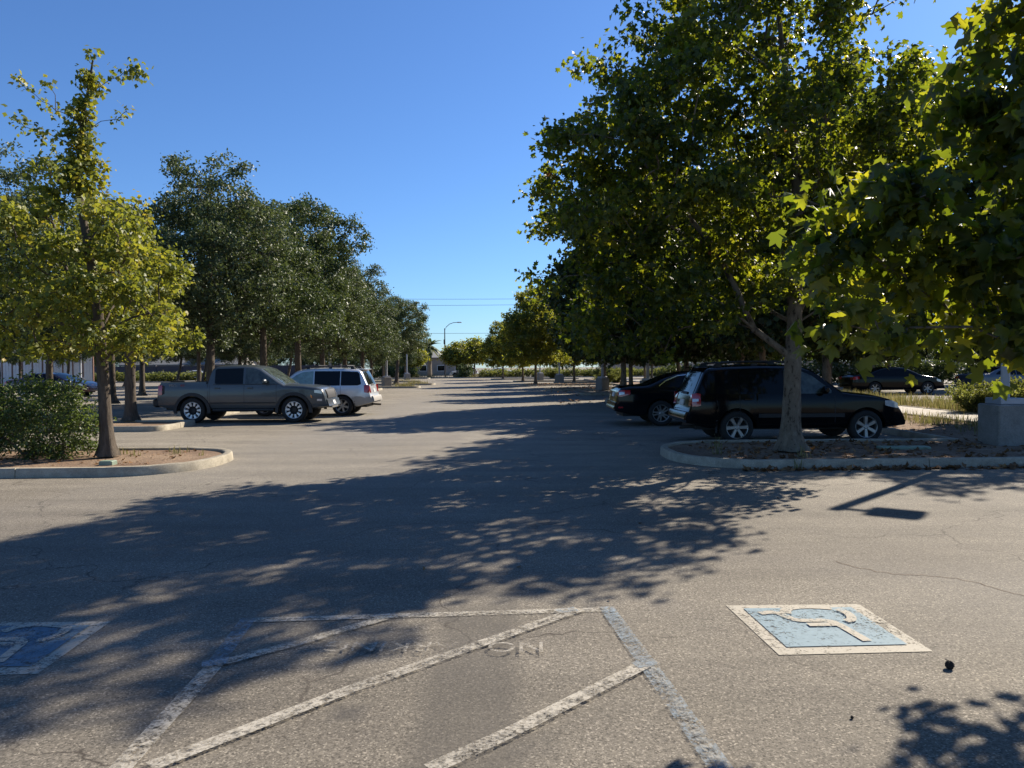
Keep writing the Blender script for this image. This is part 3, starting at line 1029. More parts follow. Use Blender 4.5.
make_tree("plane_tree", "near plane tree whose large backlit leaves hang in from the right edge", "tree", (7.2, 4.1, .1), 0, 23, tr, E,
          .28, 19, (.10, .10, .08), .086, 'plane_leaf', 'bark_plane', 'lobed', .2, .6, .004, .6, lump=(.44, 9, .17, .85))

# the yellowing tree on the left-hand island with its thin leader and bare shoots
lx, ly, _ = g(108, 463)
tr = [(0, 0, 0.05, .125), (-.02, 0, .6, .105), (-.06, 0, 1.4, .095), (-.1, 0, 2.2, .09), (-.15, .0, 3.0, .08), (-.28, .0, 3.8, .07), (-.40, 0, 4.5, .06), (-.42, 0, 5.2, .045), (-.35, 0, 5.9, .03), (-.22, 0, 6.5, .022), (-.12, 0, 7.05, .015)]
E = [(-.15, .0, 2.55, 1.55, 1.4, .75), (-.35, 0, 3.2, 1.6, 1.4, .75), (-.5, 0, 3.95, 1.45, 1.3, .75), (-.55, 0, 4.6, .85, .8, .6), (.85, 0, 2.5, .6, .8, .5), (-1.5, .1, 2.7, .8, .9, .7),
     (-1.4, 0, 4.1, .6, .6, .6), (.6, 0, 3.6, .7, .7, .5)]
LM2 = [[(-.1, 0, 2.3), (-.35, .05, 2.6), (-.62, .1, 3.05), (-.80, .1, 3.6), (-.95, .1, 4.2), (-1.1, .1, 4.7)], [(-.1, 0, 2.1), (.2, -.05, 2.35), (.55, -.1, 2.5), (.95, -.1, 2.6), (1.3, -.1, 2.7)],
       [(-.15, 0, 2.9), (.1, 0, 3.2), (.4, .05, 3.5), (.7, .1, 3.7)], [(-.1, 0, 2.2), (-.4, -.2, 2.3), (-.9, -.3, 2.5), (-1.4, -.3, 2.65)], [(-.1, 0, 2.4), (-.1, .4, 2.7), (-.1, .9, 3.0)], [(-.15, 0, 2.6), (-.1, -.4, 2.85), (0, -.8, 3.1)],
       [(-.3, 0, 3.8), (-.05, 0, 4.15), (.15, 0, 4.5)]]
ex = [(-.12, 0, 7.15), (-.2, 0, 6.75), (-.28, 0, 6.4), (-.36, .05, 6.1), (.35, 0, 6.75), (.55, 0, 6.85), (.68, .1, 6.88), (.3, 0, 6.0), (.48, -.05, 6.12), (-.55, 0, 6.05), (-.8, 0, 6.15), (-1.1, .1, 6.35), (-1.35, .1, 6.55),
      (-1.5, .1, 6.72), (-.95, .05, 6.65), (-1.45, -.1, 6.0), (-1.3, -.1, 5.85), (-1.05, -.1, 5.75), (-.75, -.1, 5.65), (-.65, .1, 5.3), (-.9, .1, 5.2), (-1.0, .1, 5.35), (.0, 0, 5.0), (-.5, 0, 5.75), (-.35, .1, 5.7), (-.2, 0, 5.55), (-.3, 0, 6.25)]
rl = random.Random(12)
LZ, LX = [4.5, 5.2, 5.9, 6.5, 7.05], [-.40, -.42, -.35, -.22, -.12]
for k in range(62):
    z = 4.7 + 2.1 * rl.random() ** 1.3
    q = .24 * (1 - (z - 4.7) / 3.6)
    ex.append((float(np.interp(z, LZ, LX)) + rl.gauss(0, q * .6), rl.gauss(0, q * .6), z))
make_tree("deciduous_tree", "yellowing tree with a thin leader and bare shoots on the island beside the bush", "tree", (lx, ly, .08), 0, 5, tr, E,
          .34, 26, (.11, .11, .08), .085, 'yellow_leaf', 'bark_oak', 'star', .5, .25, .0055, .40, extra=ex, crand=.6, lump=(.74, 10, .25, .6), ex_sig=.075, limbs=LM2)

# second yellowish tree behind it
tr = [(0, 0, 0.05, .17), (0, 0, .8, .145), (.02, 0, 1.8, .14), (.02, 0, 2.8, .15), (0, 0, 3.8, .12), (0, 0, 5.0, .07), (0, 0, 6.0, .03)]
E = [(-.2, 0, 3.4, 1.6, 2.0, 1.1), (-.1, 0, 4.4, 1.4, 1.7, 1.1), (.95, 0, 2.75, .7, .9, .5), (-.3, 0, 5.3, .8, 1.0, .7)]
make_tree("deciduous_tree", "thick-trunked yellowing tree at the kerb end behind the pickup", "tree", (g(131, 425)[0], g(131, 425)[1], .08), 0, 8, tr, E,
          .46, 27, (.15, .15, .11), .12, 'yellow_leaf', 'bark_oak', 'star', .5, .25, .006, .4, crand=.6, lump=(.9, 9, .33, .6))

# ---- evergreen oaks of the left rows: three kinds, then copies
def oak(seed, label, loc, h, r, base, leaf, lean=0.0):
    rng = random.Random(seed)
    tr = [(0, 0, 0.0, .21), (lean * .2, 0, .7, .17), (lean * .5, 0, 1.5, .155), (lean * .8, 0, 2.4, .145), (lean, 0, 3.3, .12), (lean, .05, 4.6, .09), (lean, 0, h * .68, .06), (lean, 0, h * .82, .03)]
    r *= 1.10
    E = [(lean, 0, (h + base) / 2, r * .85, r * .85, (h - base) * .40), (lean, 0, base + (h - base) * .75, r * .6, r * .6, (h - base) * .25)]
    for k in range(9):
        a = rng.uniform(0, 6.28)
        q = rng.uniform(.45, .8) * r
        z = base + (h - base) * rng.uniform(.15, .85)
        s = rng.uniform(.28, .42) * r
        E.append((lean + q * math.cos(a), q * math.sin(a), z, s, s, s * .9))
    return make_tree("oak_tree", label, "tree", loc, rng.uniform(0, 6), seed, tr, E, .52, 34, (.15, .15, .11), .125, leaf, 'bark_oak', 'oval', .4, .2, .006, .32, lump=(1.0, 10, .36, .55),
                     group="trees of the left rows", crand=.55)


o1 = oak(31, "tall grey-green oak whose trunk rises behind the pickup cab", (-11.0, 27.0, .1), 9.9, 2.7, 2.15, 'oak_leaf')
o2 = oak(32, "dark green oak standing behind the grey pickup bonnet", (-10.4, 31.0, .1), 9.2, 2.6, 2.15, 'oak_leaf_dark')
o3 = oak(33, "oak with a leaning slender trunk on a far thin island past the silver car", (-11.1, 71.0, .1), 8.3, 3.0, 2.1, 'oak_leaf', .7)
G = "trees of the left rows"
for o_ in (o1, o2):
    o_.scale = (.96, .96, .93)
L_ = [
    (o2, (-10.4, 36.0), 1.06, "oak with a broad high crown behind the silver car windscreen"),
    (o1, (-10.5, 41.0), .96, "oak just beyond the broad-crowned one behind the silver car roof"),
    (o2, (-10.5, 46.5), .93, "oak above the rear roof rack of the silver car"),
    (o1, (-10.7, 53.0), .93, "last oak of the long planted strip beyond the silver car"),
    (o2, (-11.6, 61.0), .80, "smaller dark oak on the first thin island past the planted strip"),
    (o1, (-17.8, 25.5), 1.04, "dark oak cut by the left edge of the picture behind the yellowing tree"),
    (o2, (-18.4, 34.0), 1.04, "dark oak standing directly behind the thin leader of the yellowing tree"),
    (o3, (-17.3, 46.0), .76, "low spreading grey-green oak seen between the pickup cab and the dark oaks"),
    (o2, (-22.5, 36.0), .98, "oak in the second row directly above the dark red sedan"),
    (o1, (-22.0, 44.0), .95, "oak in the second row behind the two yellowing trunks"),
    (o2, (-22.0, 52.0), .95, "oak in the second row over the pickup bed"),
    (o1, (-22.0, 61.0), .90, "oak in the second row behind the pickup windscreen"),
    (o3, (-22.0, 72.0), .95, "oak in the second row far behind the silver car bonnet"),
    (o2, (-22.0, 86.0), .95, "farthest oak in the second row seen between the trunks"),
    (o3, (-35.3, 67.4), .85, "slim leaning oak by the hedge just left of the pickup tail lamp"),
    (o3, (-40.6, 67.5), .82, "slim leaning oak in front of the right end of the pale fence"),
    (o3, (-30.6, 67.4), .80, "slim oak by the hedge seen above the middle of the pickup bed"),
    (o3, (-28.4, 67.6), .84, "slim oak by the hedge seen above the front of the pickup bed"),
    (o1, (-48.5, 67.5), .80, "far dark oak in front of the pale fence beside the left edge"),
    (o2, (-45.2, 68.0), .78, "far dark oak in front of the pale fence above the sedan roof"),
    (o1, (-14.8, 85.0), .78, "oak on the island behind the leaning slender one"),
    (o2, (-15.6, 108.0), .72, "small distant oak at the end of the left row near the palm"),
]
for k, (src, p, s, lab) in enumerate(L_):
    s *= .94
    dup(src, (p[0], p[1], .1), (k * 2.399) % 6.28 if src is not o3 else (k * .7) % 1.5 - .7, lab, (s * (1 + .06 * math.sin(k)), s, s * (1 + .05 * math.cos(k * 2))), G)


# ---- plane trees of the right rows: two kinds, then copies
def plane(seed, label, loc, h, r, base, leaf='plane_leaf_dense'):
    rng = random.Random(seed)
    tr = [(0, 0, 0.0, .15), (0, 0, .7, .12), (.03, 0, 1.5, .11), (.05, 0, 2.4, .105), (.05, 0, 3.4, .09), (0, 0, 4.8, .07), (0, 0, h * .7, .05), (0, 0, h * .88, .02)]
    E = [(0, 0, (h + base) / 2 - .3, r * .85, r * .85, (h - base) * .38), (0, 0, base + (h - base) * .75, r * .6, r * .6, (h - base) * .25), (0, 0, base + .5, r * .9, r * .9, .6)]
    for k in range(9):
        a = rng.uniform(0, 6.28)
        q = rng.uniform(.5, .85) * r
        z = base + (h - base) * rng.uniform(.1, .85)
        s = rng.uniform(.28, .42) * r
        E.append((q * math.cos(a), q * math.sin(a), z, s, s, s * .85))
    return make_tree("plane_tree", label, "tree", loc, rng.uniform(0, 6), seed, tr, E, .52, 21, (.16, .16, .12), .165, leaf, 'bark_plane', 'star', .4, .4, .006, .40, lump=(.95, 10, .36, .6),
                     group="plane trees of the right rows", crand=.55)


p1 = plane(51, "dense dark plane tree whose trunk shows just behind the black sedan roof", (8.0, 34.0, .1), 9.0, 3.2, 2.15)
p2 = plane(52, "plane tree with yellow-green leaves beside a far lamp post, left of the black sedan", (6.5, 52.0, .1), 9.0, 3.2, 2.2)
G = "plane trees of the right rows"
p3 = plane(53, "light green plane tree at the tip of the far leaf-strewn island", (2.1, 66.0, .1), 8.5, 3.1, 2.1, 'plane_leaf_light')
P_ = [
    (p1, (11.3, 36.5), .98, "plane tree behind the middle of the black car roof, close to the walk"),
    (p2, (10.8, 48.0), .98, "plane tree in the planting strip behind the tail of the black car"),
    (p1, (9.35, 22.0), 1.13, "plane tree with a dark trunk right behind the black car windscreen"),
    (p2, (9.6, 28.5), 1.02, "plane tree hidden mostly by the big forked trunk, behind the black car roof"),
    (p1, (4.6, 30.4), .97, "slim plane tree rising right behind the boot of the black sedan"),
    (p2, (6.9, 43.0), 1.0, "plane tree overhanging the black sedan tail from behind"),
    (p1, (9.0, 60.5), .96, "plane tree by the pale kerb shrubs seen over the sedan tail lamp"),
    (p3, (6.3, 75.0), .95, "far plane tree standing behind the leaf-strewn island"),
    (p3, (1.2, 82.0), .92, "far plane tree just left of the island tip one"),
    (p3, (-1.2, 97.8), .86, "farthest plane tree of the right row, nearest the lane end"),
    (p1, (13.2, 40.0), .95, "plane tree seen over the middle of the black car roof"),
    (p2, (17.5, 57.0), .92, "plane tree behind the black car roof and left of the big trunk"),
    (p1, (21.5, 50.0), .95, "plane tree behind the big forked trunk and its right limb"),
    (p2, (28.0, 55.0), .95, "plane tree beyond the far black sedan"),
    (p1, (37.5, 58.0), .98, "plane tree beyond the far slate blue sedan"),
    (p1, (15.2, 19.3), .92, "plane tree shading the concrete lamp footing from outside the right edge"),
    (p2, (22.8, 25.6), .9, "plane tree past the walk, behind the hanging leaves at the right"),
    (p1, (30.5, 47.5), .95, "plane tree right behind the far slate blue sedan roof"),
    (p2, (22.6, 46.5), 1.0, "plane tree right behind the far black sedan roof"),
    (p1, (33.0, 70.0), .95, "distant plane tree in the right-hand lot between the far sedans"),
    (p2, (24.0, 72.0), .92, "distant plane tree in the right-hand lot right of the big trunk"),
    (p1, (17.0, 90.0), .9, "most distant plane tree over the black car roof"),
    (p2, (14.0, 78.0), .92, "distant plane tree seen between the sedan roof and the black car"),
]
for k, (src, p, s, lab) in enumerate(P_):
    dup(src, (p[0], p[1], .1), (k * 2.1) % 6.28, lab, (s, s * (1 + .05 * math.sin(k * 3)), s * (1 + .05 * math.cos(k * 2))), G)

# ---- small yellow street trees and far crowns beyond the lot
tr = [(0, 0, 0, .12), (0, 0, 1.0, .10), (0, 0, 2.0, .09), (0, 0, 3.2, .06), (0, 0, 4.4, .03)]
E = [(0, 0, 3.6, 2.3, 2.3, 1.5), (.8, .4, 2.9, 1.3, 1.3, .9), (-1.0, 0, 3.2, 1.2, 1.2, .9), (.2, 0, 4.8, 1.2, 1.2, .8)]
y1 = make_tree("street_tree", "small yellowing street tree at the lane end under the street lamp", "tree", (-8.7, 117.0, 0), .4, 71, tr, E,
               .6, 40, (.32, .32, .22), .26, 'yellow_leaf', 'bark_oak', 'star', .5, .25, .012, .4, group="street trees at the lane end", crand=.6)
dup(y1, (-6.0, 119.0, 0), 2.1, "yellowing street tree right of the one under the street lamp", 1.12, "street trees at the lane end")
dup(y1, (-15.6, 116.0, 0), 4.0, "yellow street tree left of the palm at the lane end", .95, "street trees at the lane end")
o4 = oak(34, "bushy low-branched oak at the left end of the distant tree belt", (-128, 140, 0), 7.6, 4.2, .5, 'oak_leaf_dark')
o4['group'] = "distant tree belt"
BELT = [(-116, 141, "behind the pale fence at the picture's left edge"), (-107, 138, "over the dark red sedan"), (-97, 142, "over the shed past the fence"), (-88, 139, "right of the shed roof"), (-80, 141, "past the end of the pale fence"),
        (-71, 139, "left of the grey-roofed house"), (-62, 143, "behind the grey house roof, left end"), (-53, 141, "behind the grey house roof, right end"), (-45, 138, "behind the pickup cab"), (-38, 141, "behind the pickup bonnet"),
        (-31, 139, "behind the silver car windscreen"), (-24, 143, "behind the silver car tail"), (10, 146, "right of the white street sedan"), (19, 149, "behind the far plane row"), (29, 146, "above the black sedan tail"),
        (39, 148, "above the black sedan roof"), (50, 146, "above the black car tail lamp"), (61, 149, "above the black car rear door"), (72, 146, "behind the big forked trunk"), (84, 148, "above the far black sedan"), (96, 146, "above the far slate blue sedan"), (108, 148, "at the right edge")]
for k, (x, y, lab) in enumerate(BELT):
    dup(o4, (x, y, 0), k * 1.9, "bushy oak of the distant tree belt " + lab, (1 + .12 * math.sin(k * 2.3), 1, 1 + .15 * math.sin(k * 1.7)), "distant tree belt")
far = [(o2, (-34, 150), 1.0, "far roadside oak behind the left row"), (o1, (-24, 155), .9, "far roadside oak behind the palm"), (o1, (-60, 125), 1.05, "far oak beyond the grey-roofed house"),
       (o2, (-72, 130), 1.0, "far oak beyond the pale fence"), (o2, (20, 150), .95, "far oak across the street past the plane row"),
       (o1, (-2, 160), .85, "far oak across the street at the end of the lane"), (o2, (8, 155), .75, "far oak across the street above the white sedan"),
       (o1, (40, 150), 1.0, "far oak beyond the pale boundary wall, right of the lane"), (o2, (62, 150), 1.0, "far oak beyond the pale boundary wall, behind the slate blue sedan"), (o1, (-46, 122), .95, "far oak beside the grey-roofed house")]
for k, (src, p, s, lab) in enumerate(far):
    dup(src, (p[0], p[1], 0), k * 1.7, lab, s, "distant trees beyond the lot")

# ---- palm by the lane end
pr = thing("palm_tree", "short thick-trunked palm at the far end of the left row", "tree", (-13.6, 122.0, 0))
b = MB()
b.tube([(0, 0, 0), (0, 0, 1.5), (0.05, 0, 3.5), (0.05, 0, 5.2)], [.45, .38, .36, .42], 10)
b.build("trunk", M['palm_trunk'], pr, True)
rng = np.random.default_rng(9)
V, Fc = [], []
for k in range(46):
    a = rng.uniform(0, 6.28)
    el = rng.uniform(-.5, 1.2)
    L = rng.uniform(2.0, 2.8)
    prev = None
    for s in range(8):
        t = s / 7
        r_ = L * t * math.cos(el * (1 - .2 * t))
        z = 5.2 + L * t * math.sin(el) - 1.3 * t * t
        wd = .34 * math.sin(math.pi * min(1, .12 + t * .86))
        c = np.array((r_ * math.cos(a), r_ * math.sin(a), z))
        sd2 = np.array((-math.sin(a), math.cos(a), 0)) * wd
        i0 = len(V)
        V += [c - sd2 - (0, 0, wd * .5), c, c + sd2 - (0, 0, wd * .5)]
        if prev is not None:
            Fc += [(prev, prev + 1, i0 + 1, i0), (prev + 1, prev + 2, i0 + 2, i0 + 1)]
        prev = i0
me = fmesh("crown", np.array(V), [np.array(Fc)])
at = me.attributes.new("rnd", 'FLOAT', 'FACE')
at.data.foreach_set("value", rng.random(len(Fc)).astype(np.float32))
link("crown", me, pr, M['oak_leaf'])


# ------------------------------------------------------------------ bushes, hedges, grass, litter
def bush(name, label, cat, loc, ells, spacing, n_per, sig, size, leaf, seed, tmpl='oval', up=.4, group=None, shoots=None):
    rng = np.random.default_rng(seed)
    C = lumps_env(ells, rng, spacing * 1.9, 8, spacing * .85, .5)
    if shoots:
        C = np.vstack([C, np.array(shoots)])
    root = thing(name, label, cat, loc, 0, group)
    tr = [(0, 0, 0, .03), (0, 0, .08, .028), (0, 0, .16, .025), (0, 0, .3, .02)]
    P, par, rad, nt_ = grow(tr, C, rng, .0035, 2.3, 0)
    link("stem", wood_mesh("stem", P, par, rad, nt_, rng, 4, 8, .2), root, M['bark_oak'])
    T, TF = {'oval': (OVAL, OVAL_F), 'lobed': (LOBED, LOBED_F), 'star': (STAR, STAR_F)}[tmpl]
    link("foliage", leaf_mesh("foliage", C, n_per, sig, size, T, TF, rng, up, .2, .6), root, M[leaf])
    return root


bb = g(48, 466)
E = [(-.4, 0, .55, 1.05, .8, .50), (.05, -.1, .66, .5, .6, .48), (-1.1, 0, .75, .8, .8, .52), (-.5, .1, .95, .7, .6, .40), (.15, -.1, .30, .45, .6, .26), (-1.8, .1, .8, .9, .8, .6)]
sh = [(.20, 0, 1.28), (.26, 0, 1.40), (-.05, .1, 1.26), (-.4, 0, 1.40), (-.6, .1, 1.46), (-.22, 0, 1.32), (.55, -.1, .85), (.66, -.15, .92), (.60, -.1, .45), (-.9, 0, 1.42), (.45, 0, 1.05), (-1.3, 0, 1.45), (-.75, -.2, 1.3)]
bush("bush", "sprawling leafy bush with arching shoots on the left island", "bush", (bb[0], bb[1] + .45, .1), E, .17, 21, (.075, .075, .055), .055, 'bush_leaf', 81, 'oval', .5, None, sh)

def feather(name, label, cat, loc, seed, n, h, spread, leaf, group):
    rng = np.random.default_rng(seed)
    root = thing(name, label, cat, loc, 0, group)
    C = []
    b = MB()
    for k in range(n):
        a = rng.uniform(0, 6.28)
        L = rng.uniform(.55, 1.15)
        r0 = rng.uniform(0, .18)
        out = rng.uniform(.25, 1.0) * spread
        pts = []
        for q in range(9):
            t = q / 8
            r_ = r0 + out * L * t ** 1.3
            pts.append((math.cos(a) * r_, math.sin(a) * r_, h * L * (t * 1.25 - .55 * t * t * (.4 + out / spread))))
        C += pts[1:]
        b.tube(pts, [.009 - .0008 * q for q in range(9)], 4, False)
    b.build("stem", M['bark_oak'], root)
    me = leaf_mesh("foliage", np.array(C), 11, (.045, .045, .045), .075, OVAL, OVAL_F, rng, .1, -.4, .5)
    link("foliage", me, root, M[leaf])
    return root


sb = feather("shrub", "feathery yellow-green shrub just left of the tall grey lamp post", "shrub", (14.6, 23.4, .1), 83, 95, 1.05, 1.0, 'shrub_leaf', "feathery shrubs by the walk")
SH = [((15.75, 22.6), 1.2, "feathery yellow-green shrub just right of the tall grey lamp post"), ((9.7, 47), 1.1, "shrub beside the far walk seen over the sedan boot"), ((7.8, 61.5), 1.2, "pale shrub on the kerb behind the slim plane trunk"),
      ((5.4, 98.2), 1.5, "far shrub left of the lamp posts in the right row"), ((10.6, 34), 1.0, "shrub in the planting strip behind the black car roof"), ((9.8, 70), 1.4, "distant shrub in the sunlit strip over the sedan boot"),
      ((10.3, 84), 1.5, "most distant shrub in the sunlit planting strip")]
for k, (p, s, lab) in enumerate(SH):
    dup(sb, (p[0], p[1], .1), k * 1.3, lab, s, "feathery shrubs by the walk")


def hedge(label, x0, x1, y0, y1, h, seed, leaf='shrub_leaf', size=.22, dens=.42):
    rng = np.random.default_rng(seed)
    n = int((x1 - x0) * (y1 - y0) * h / dens ** 3 * .9) + 12
    C = np.stack([rng.uniform(x0, x1, n), rng.uniform(y0, y1, n), rng.uniform(.15, h - .1, n) * rng.uniform(.9, 1.1, n)], 1)
    cx, cy = (x0 + x1) / 2, (y0 + y1) / 2
    C -= (cx, cy, 0)
    root = thing("hedge", label, "hedge", (cx, cy, .08))
    link("foliage", leaf_mesh("foliage", C, 22, (.16, .16, .13), size, OVAL, OVAL_F, rng, .4, .1, .5), root, M[leaf])
    return root


hedge("long low yellow-green hedge in front of the dark wall beyond the pickup", -66, -33, 94, 96, 1.15, 91)
hedge("dark clipped hedge block at the far end, left of the palm", -22, -18.2, 113, 115, 1.7, 92, 'oak_leaf_dark')
hedge("small dark clipped hedge block right beside the palm trunk", -17.4, -14.6, 113, 115, 1.6, 93, 'oak_leaf_dark')
hedge("round dark hedge ball in front of the parked white car at the lane end", -8.2, -6.2, 112.6, 114.6, 1.9, 94, 'oak_leaf_dark')
hedge("low hedge along the lane end below the far plane trees", -5.0, 26, 113, 114.8, 1.15, 95)
hedge("long dark hedge in the right-hand lot behind the far sedans", 24.5, 52, 62, 63.6, 1.9, 97, 'oak_leaf_dark')
hedge("dark hedge seen behind the slim trunks above the black sedan", 13.5, 24, 66, 67.6, 1.6, 96, 'oak_leaf_dark')


def scatter(name, n, area, seed, size, m, zf, flat=True):
    rng = np.random.default_rng(seed)
    P = area(rng, n)
    N = len(P)
    nv = rng.normal(0, .35, (N, 3))
    nv[:, 2] = 1
    nv /= np.linalg.norm(nv, axis=1, keepdims=True)
    tv = rng.normal(0, 1, (N, 3))
    tv -= nv * (tv * nv).sum(1, keepdims=True)
    tv /= np.linalg.norm(tv, axis=1, keepdims=True)
    bv = np.cross(nv, tv)
    sz = size * rng.uniform(.5, 1.2, N)
    curl = rng.uniform(-3, 1, N)
    T = STAR
    V = P[:, None, :] + sz[:, None, None] * (T[None, :, 0, None] * tv[:, None] + T[None, :, 1, None] * bv[:, None] + T[None, :, 2, None] * curl[:, None, None] * nv[:, None])
    Fc = (STAR_F[None] + (np.arange(N) * len(T))[:, None, None]).reshape(-1, 3)
    me = fmesh(name, V.reshape(-1, 3), [Fc])
    at = me.attributes.new("rnd", 'FLOAT', 'FACE')
    at.data.foreach_set("value", np.repeat(rng.random(N), len(STAR_F)).astype(np.float32))
    o = link(name, me, None, m)
    return o


def area_right(rng, n):
    a = np.stack([rng.uniform(3.4, 12, n // 3), rng.uniform(12, 15, n // 3), np.full(n // 3, .115)], 1)
    a[:, 1] = np.clip(a[:, 1], 12.2, 14.9)
    k = n // 3
    xg = rng.uniform(3.6, 14, k)
    gut = np.stack([xg, 11.72 + (xg - 5.5).clip(0) * .0393 - np.abs(rng.normal(0, .10, k)) - .03, np.full(k, .012)], 1)
    c = np.stack([rng.uniform(9.0, 12.2, k), rng.uniform(15, 60, k), np.full(k, .115)], 1)
    return np.vstack([a, gut, c])


def area_left(rng, n):
    k = n // 2
    a = np.stack([rng.uniform(-12, -5.8, k), rng.uniform(12, 14.1, k), np.full(k, .112)], 1)
    c = np.stack([rng.uniform(-11.9, -9.8, k), rng.uniform(30, 55, k), np.full(k, .112)], 1)
    return np.vstack([a, c])


def area_far(rng, n):
    out = []
    for (x0, x1, y0, y1) in ((4.6, 8.6, 33.2, 35), (2.6, 8.6, 51.2, 53), (1.2, 8.6, 64.8, 67.2), (2.0, 9, 30, 70)):
        k = n // 4
        out.append(np.stack([rng.uniform(x0, x1, k), rng.uniform(y0, y1, k), np.full(k, .115 if x0 > 0 else .012)], 1))
    return np.vstack(out)


def area_loose(rng, n):
    return np.stack([rng.uniform(-6, 8, n), 3 + 22 * rng.random(n) ** 1.3, np.full(n, .008)], 1)


for nm, n, ar, sd_, sz in (("fallen_leaves", 2400, area_right, 1, .12), ("fallen_leaves", 420, area_left, 2, .08), ("fallen_leaves", 1600, area_far, 3, .16), ("fallen_leaves", 34, area_loose, 4, .045)):
    o = scatter(nm, n, ar, sd_, sz, M['litter'], .012)
    tag(o, None, None, None, 'stuff')


def grass(name, spots, h, seed, per=26, spread=.22):
    rng = np.random.default_rng(seed)
    S = np.asarray(spots, dtype=float)
    idx = np.repeat(np.arange(len(S)), per)
    N = len(idx)
    P = S[idx] + np.concatenate([rng.normal(0, spread, (N, 2)), np.zeros((N, 1))], 1)
    a = rng.uniform(0, 6.28, N)
    hh = h * rng.uniform(.4, 1.3, N)
    ln = rng.uniform(.05, .6, N) * hh
    dx = np.stack([np.cos(a), np.sin(a), np.zeros(N)], 1)
    sx = np.stack([-np.sin(a), np.cos(a), np.zeros(N)], 1) * (.006 + .010 * h)
    up = np.array((0, 0, 1.0))
    v0, v1 = P - sx, P + sx
    mid = P + dx * ln[:, None] * .35 + up * hh[:, None] * .6
    tip = P + dx * ln[:, None] + up * hh[:, None]
    V = np.stack([v0, v1, mid + sx * .7, mid - sx * .7, tip], 1).reshape(-1, 3)
    b0 = np.arange(N)[:, None] * 5
    me = fmesh(name, V, [b0 + np.array([[0, 1, 2, 3]]), b0 + np.array([[3, 2, 4]])])
    r = rng.random(N)
    at = me.attributes.new("rnd", 'FLOAT', 'FACE')
    at.data.foreach_set("value", np.concatenate([r, r]).astype(np.float32))
    return tag(link(name, me, None, M['grass']), None, None, None, 'stuff')


rng = np.random.default_rng(17)
sp = [(x, y, .1) for x, y in zip(rng.uniform(14.5, 16.4, 420), 16 + 50 * rng.random(420) ** 1.6)]
grass("dry_grass", sp, .38, 18)
sp = [(x, y, .1) for x, y in zip(rng.uniform(10.6, 12.15, 150), 16 + 30 * rng.random(150) ** 1.5)]
grass("dry_grass", sp, .22, 19, 20)
sp = [(g(792, 467)[0], 11.72, .0), (4.9, 12.5, .1), (3.9, 14.2, .1), (3.6, 13.0, .1)]
grass("weeds", sp, .2, 20, 12, .05)
sp = [(x, y, .1) for x, y in zip(rng.uniform(-7.4, -5.6, 8), rng.uniform(13.2, 14.1, 8))]
grass("weeds", sp, .12, 21, 9, .05)
sp = [(x, 113.8, .1) for x in rng.uniform(-24, 12, 120)]
grass("dry_grass", sp, .6, 22, 26, .4)
sp = [(x, y, .1) for (x, y) in [(-8.2 - .05 * k, 60.5) for k in range(24)] + [(-8.2 - .08 * k, 71.0) for k in range(24)] + [(-11 - .2 * k, 85) for k in range(24)]]
grass("dry_grass", sp, .35, 23, 16, .3)


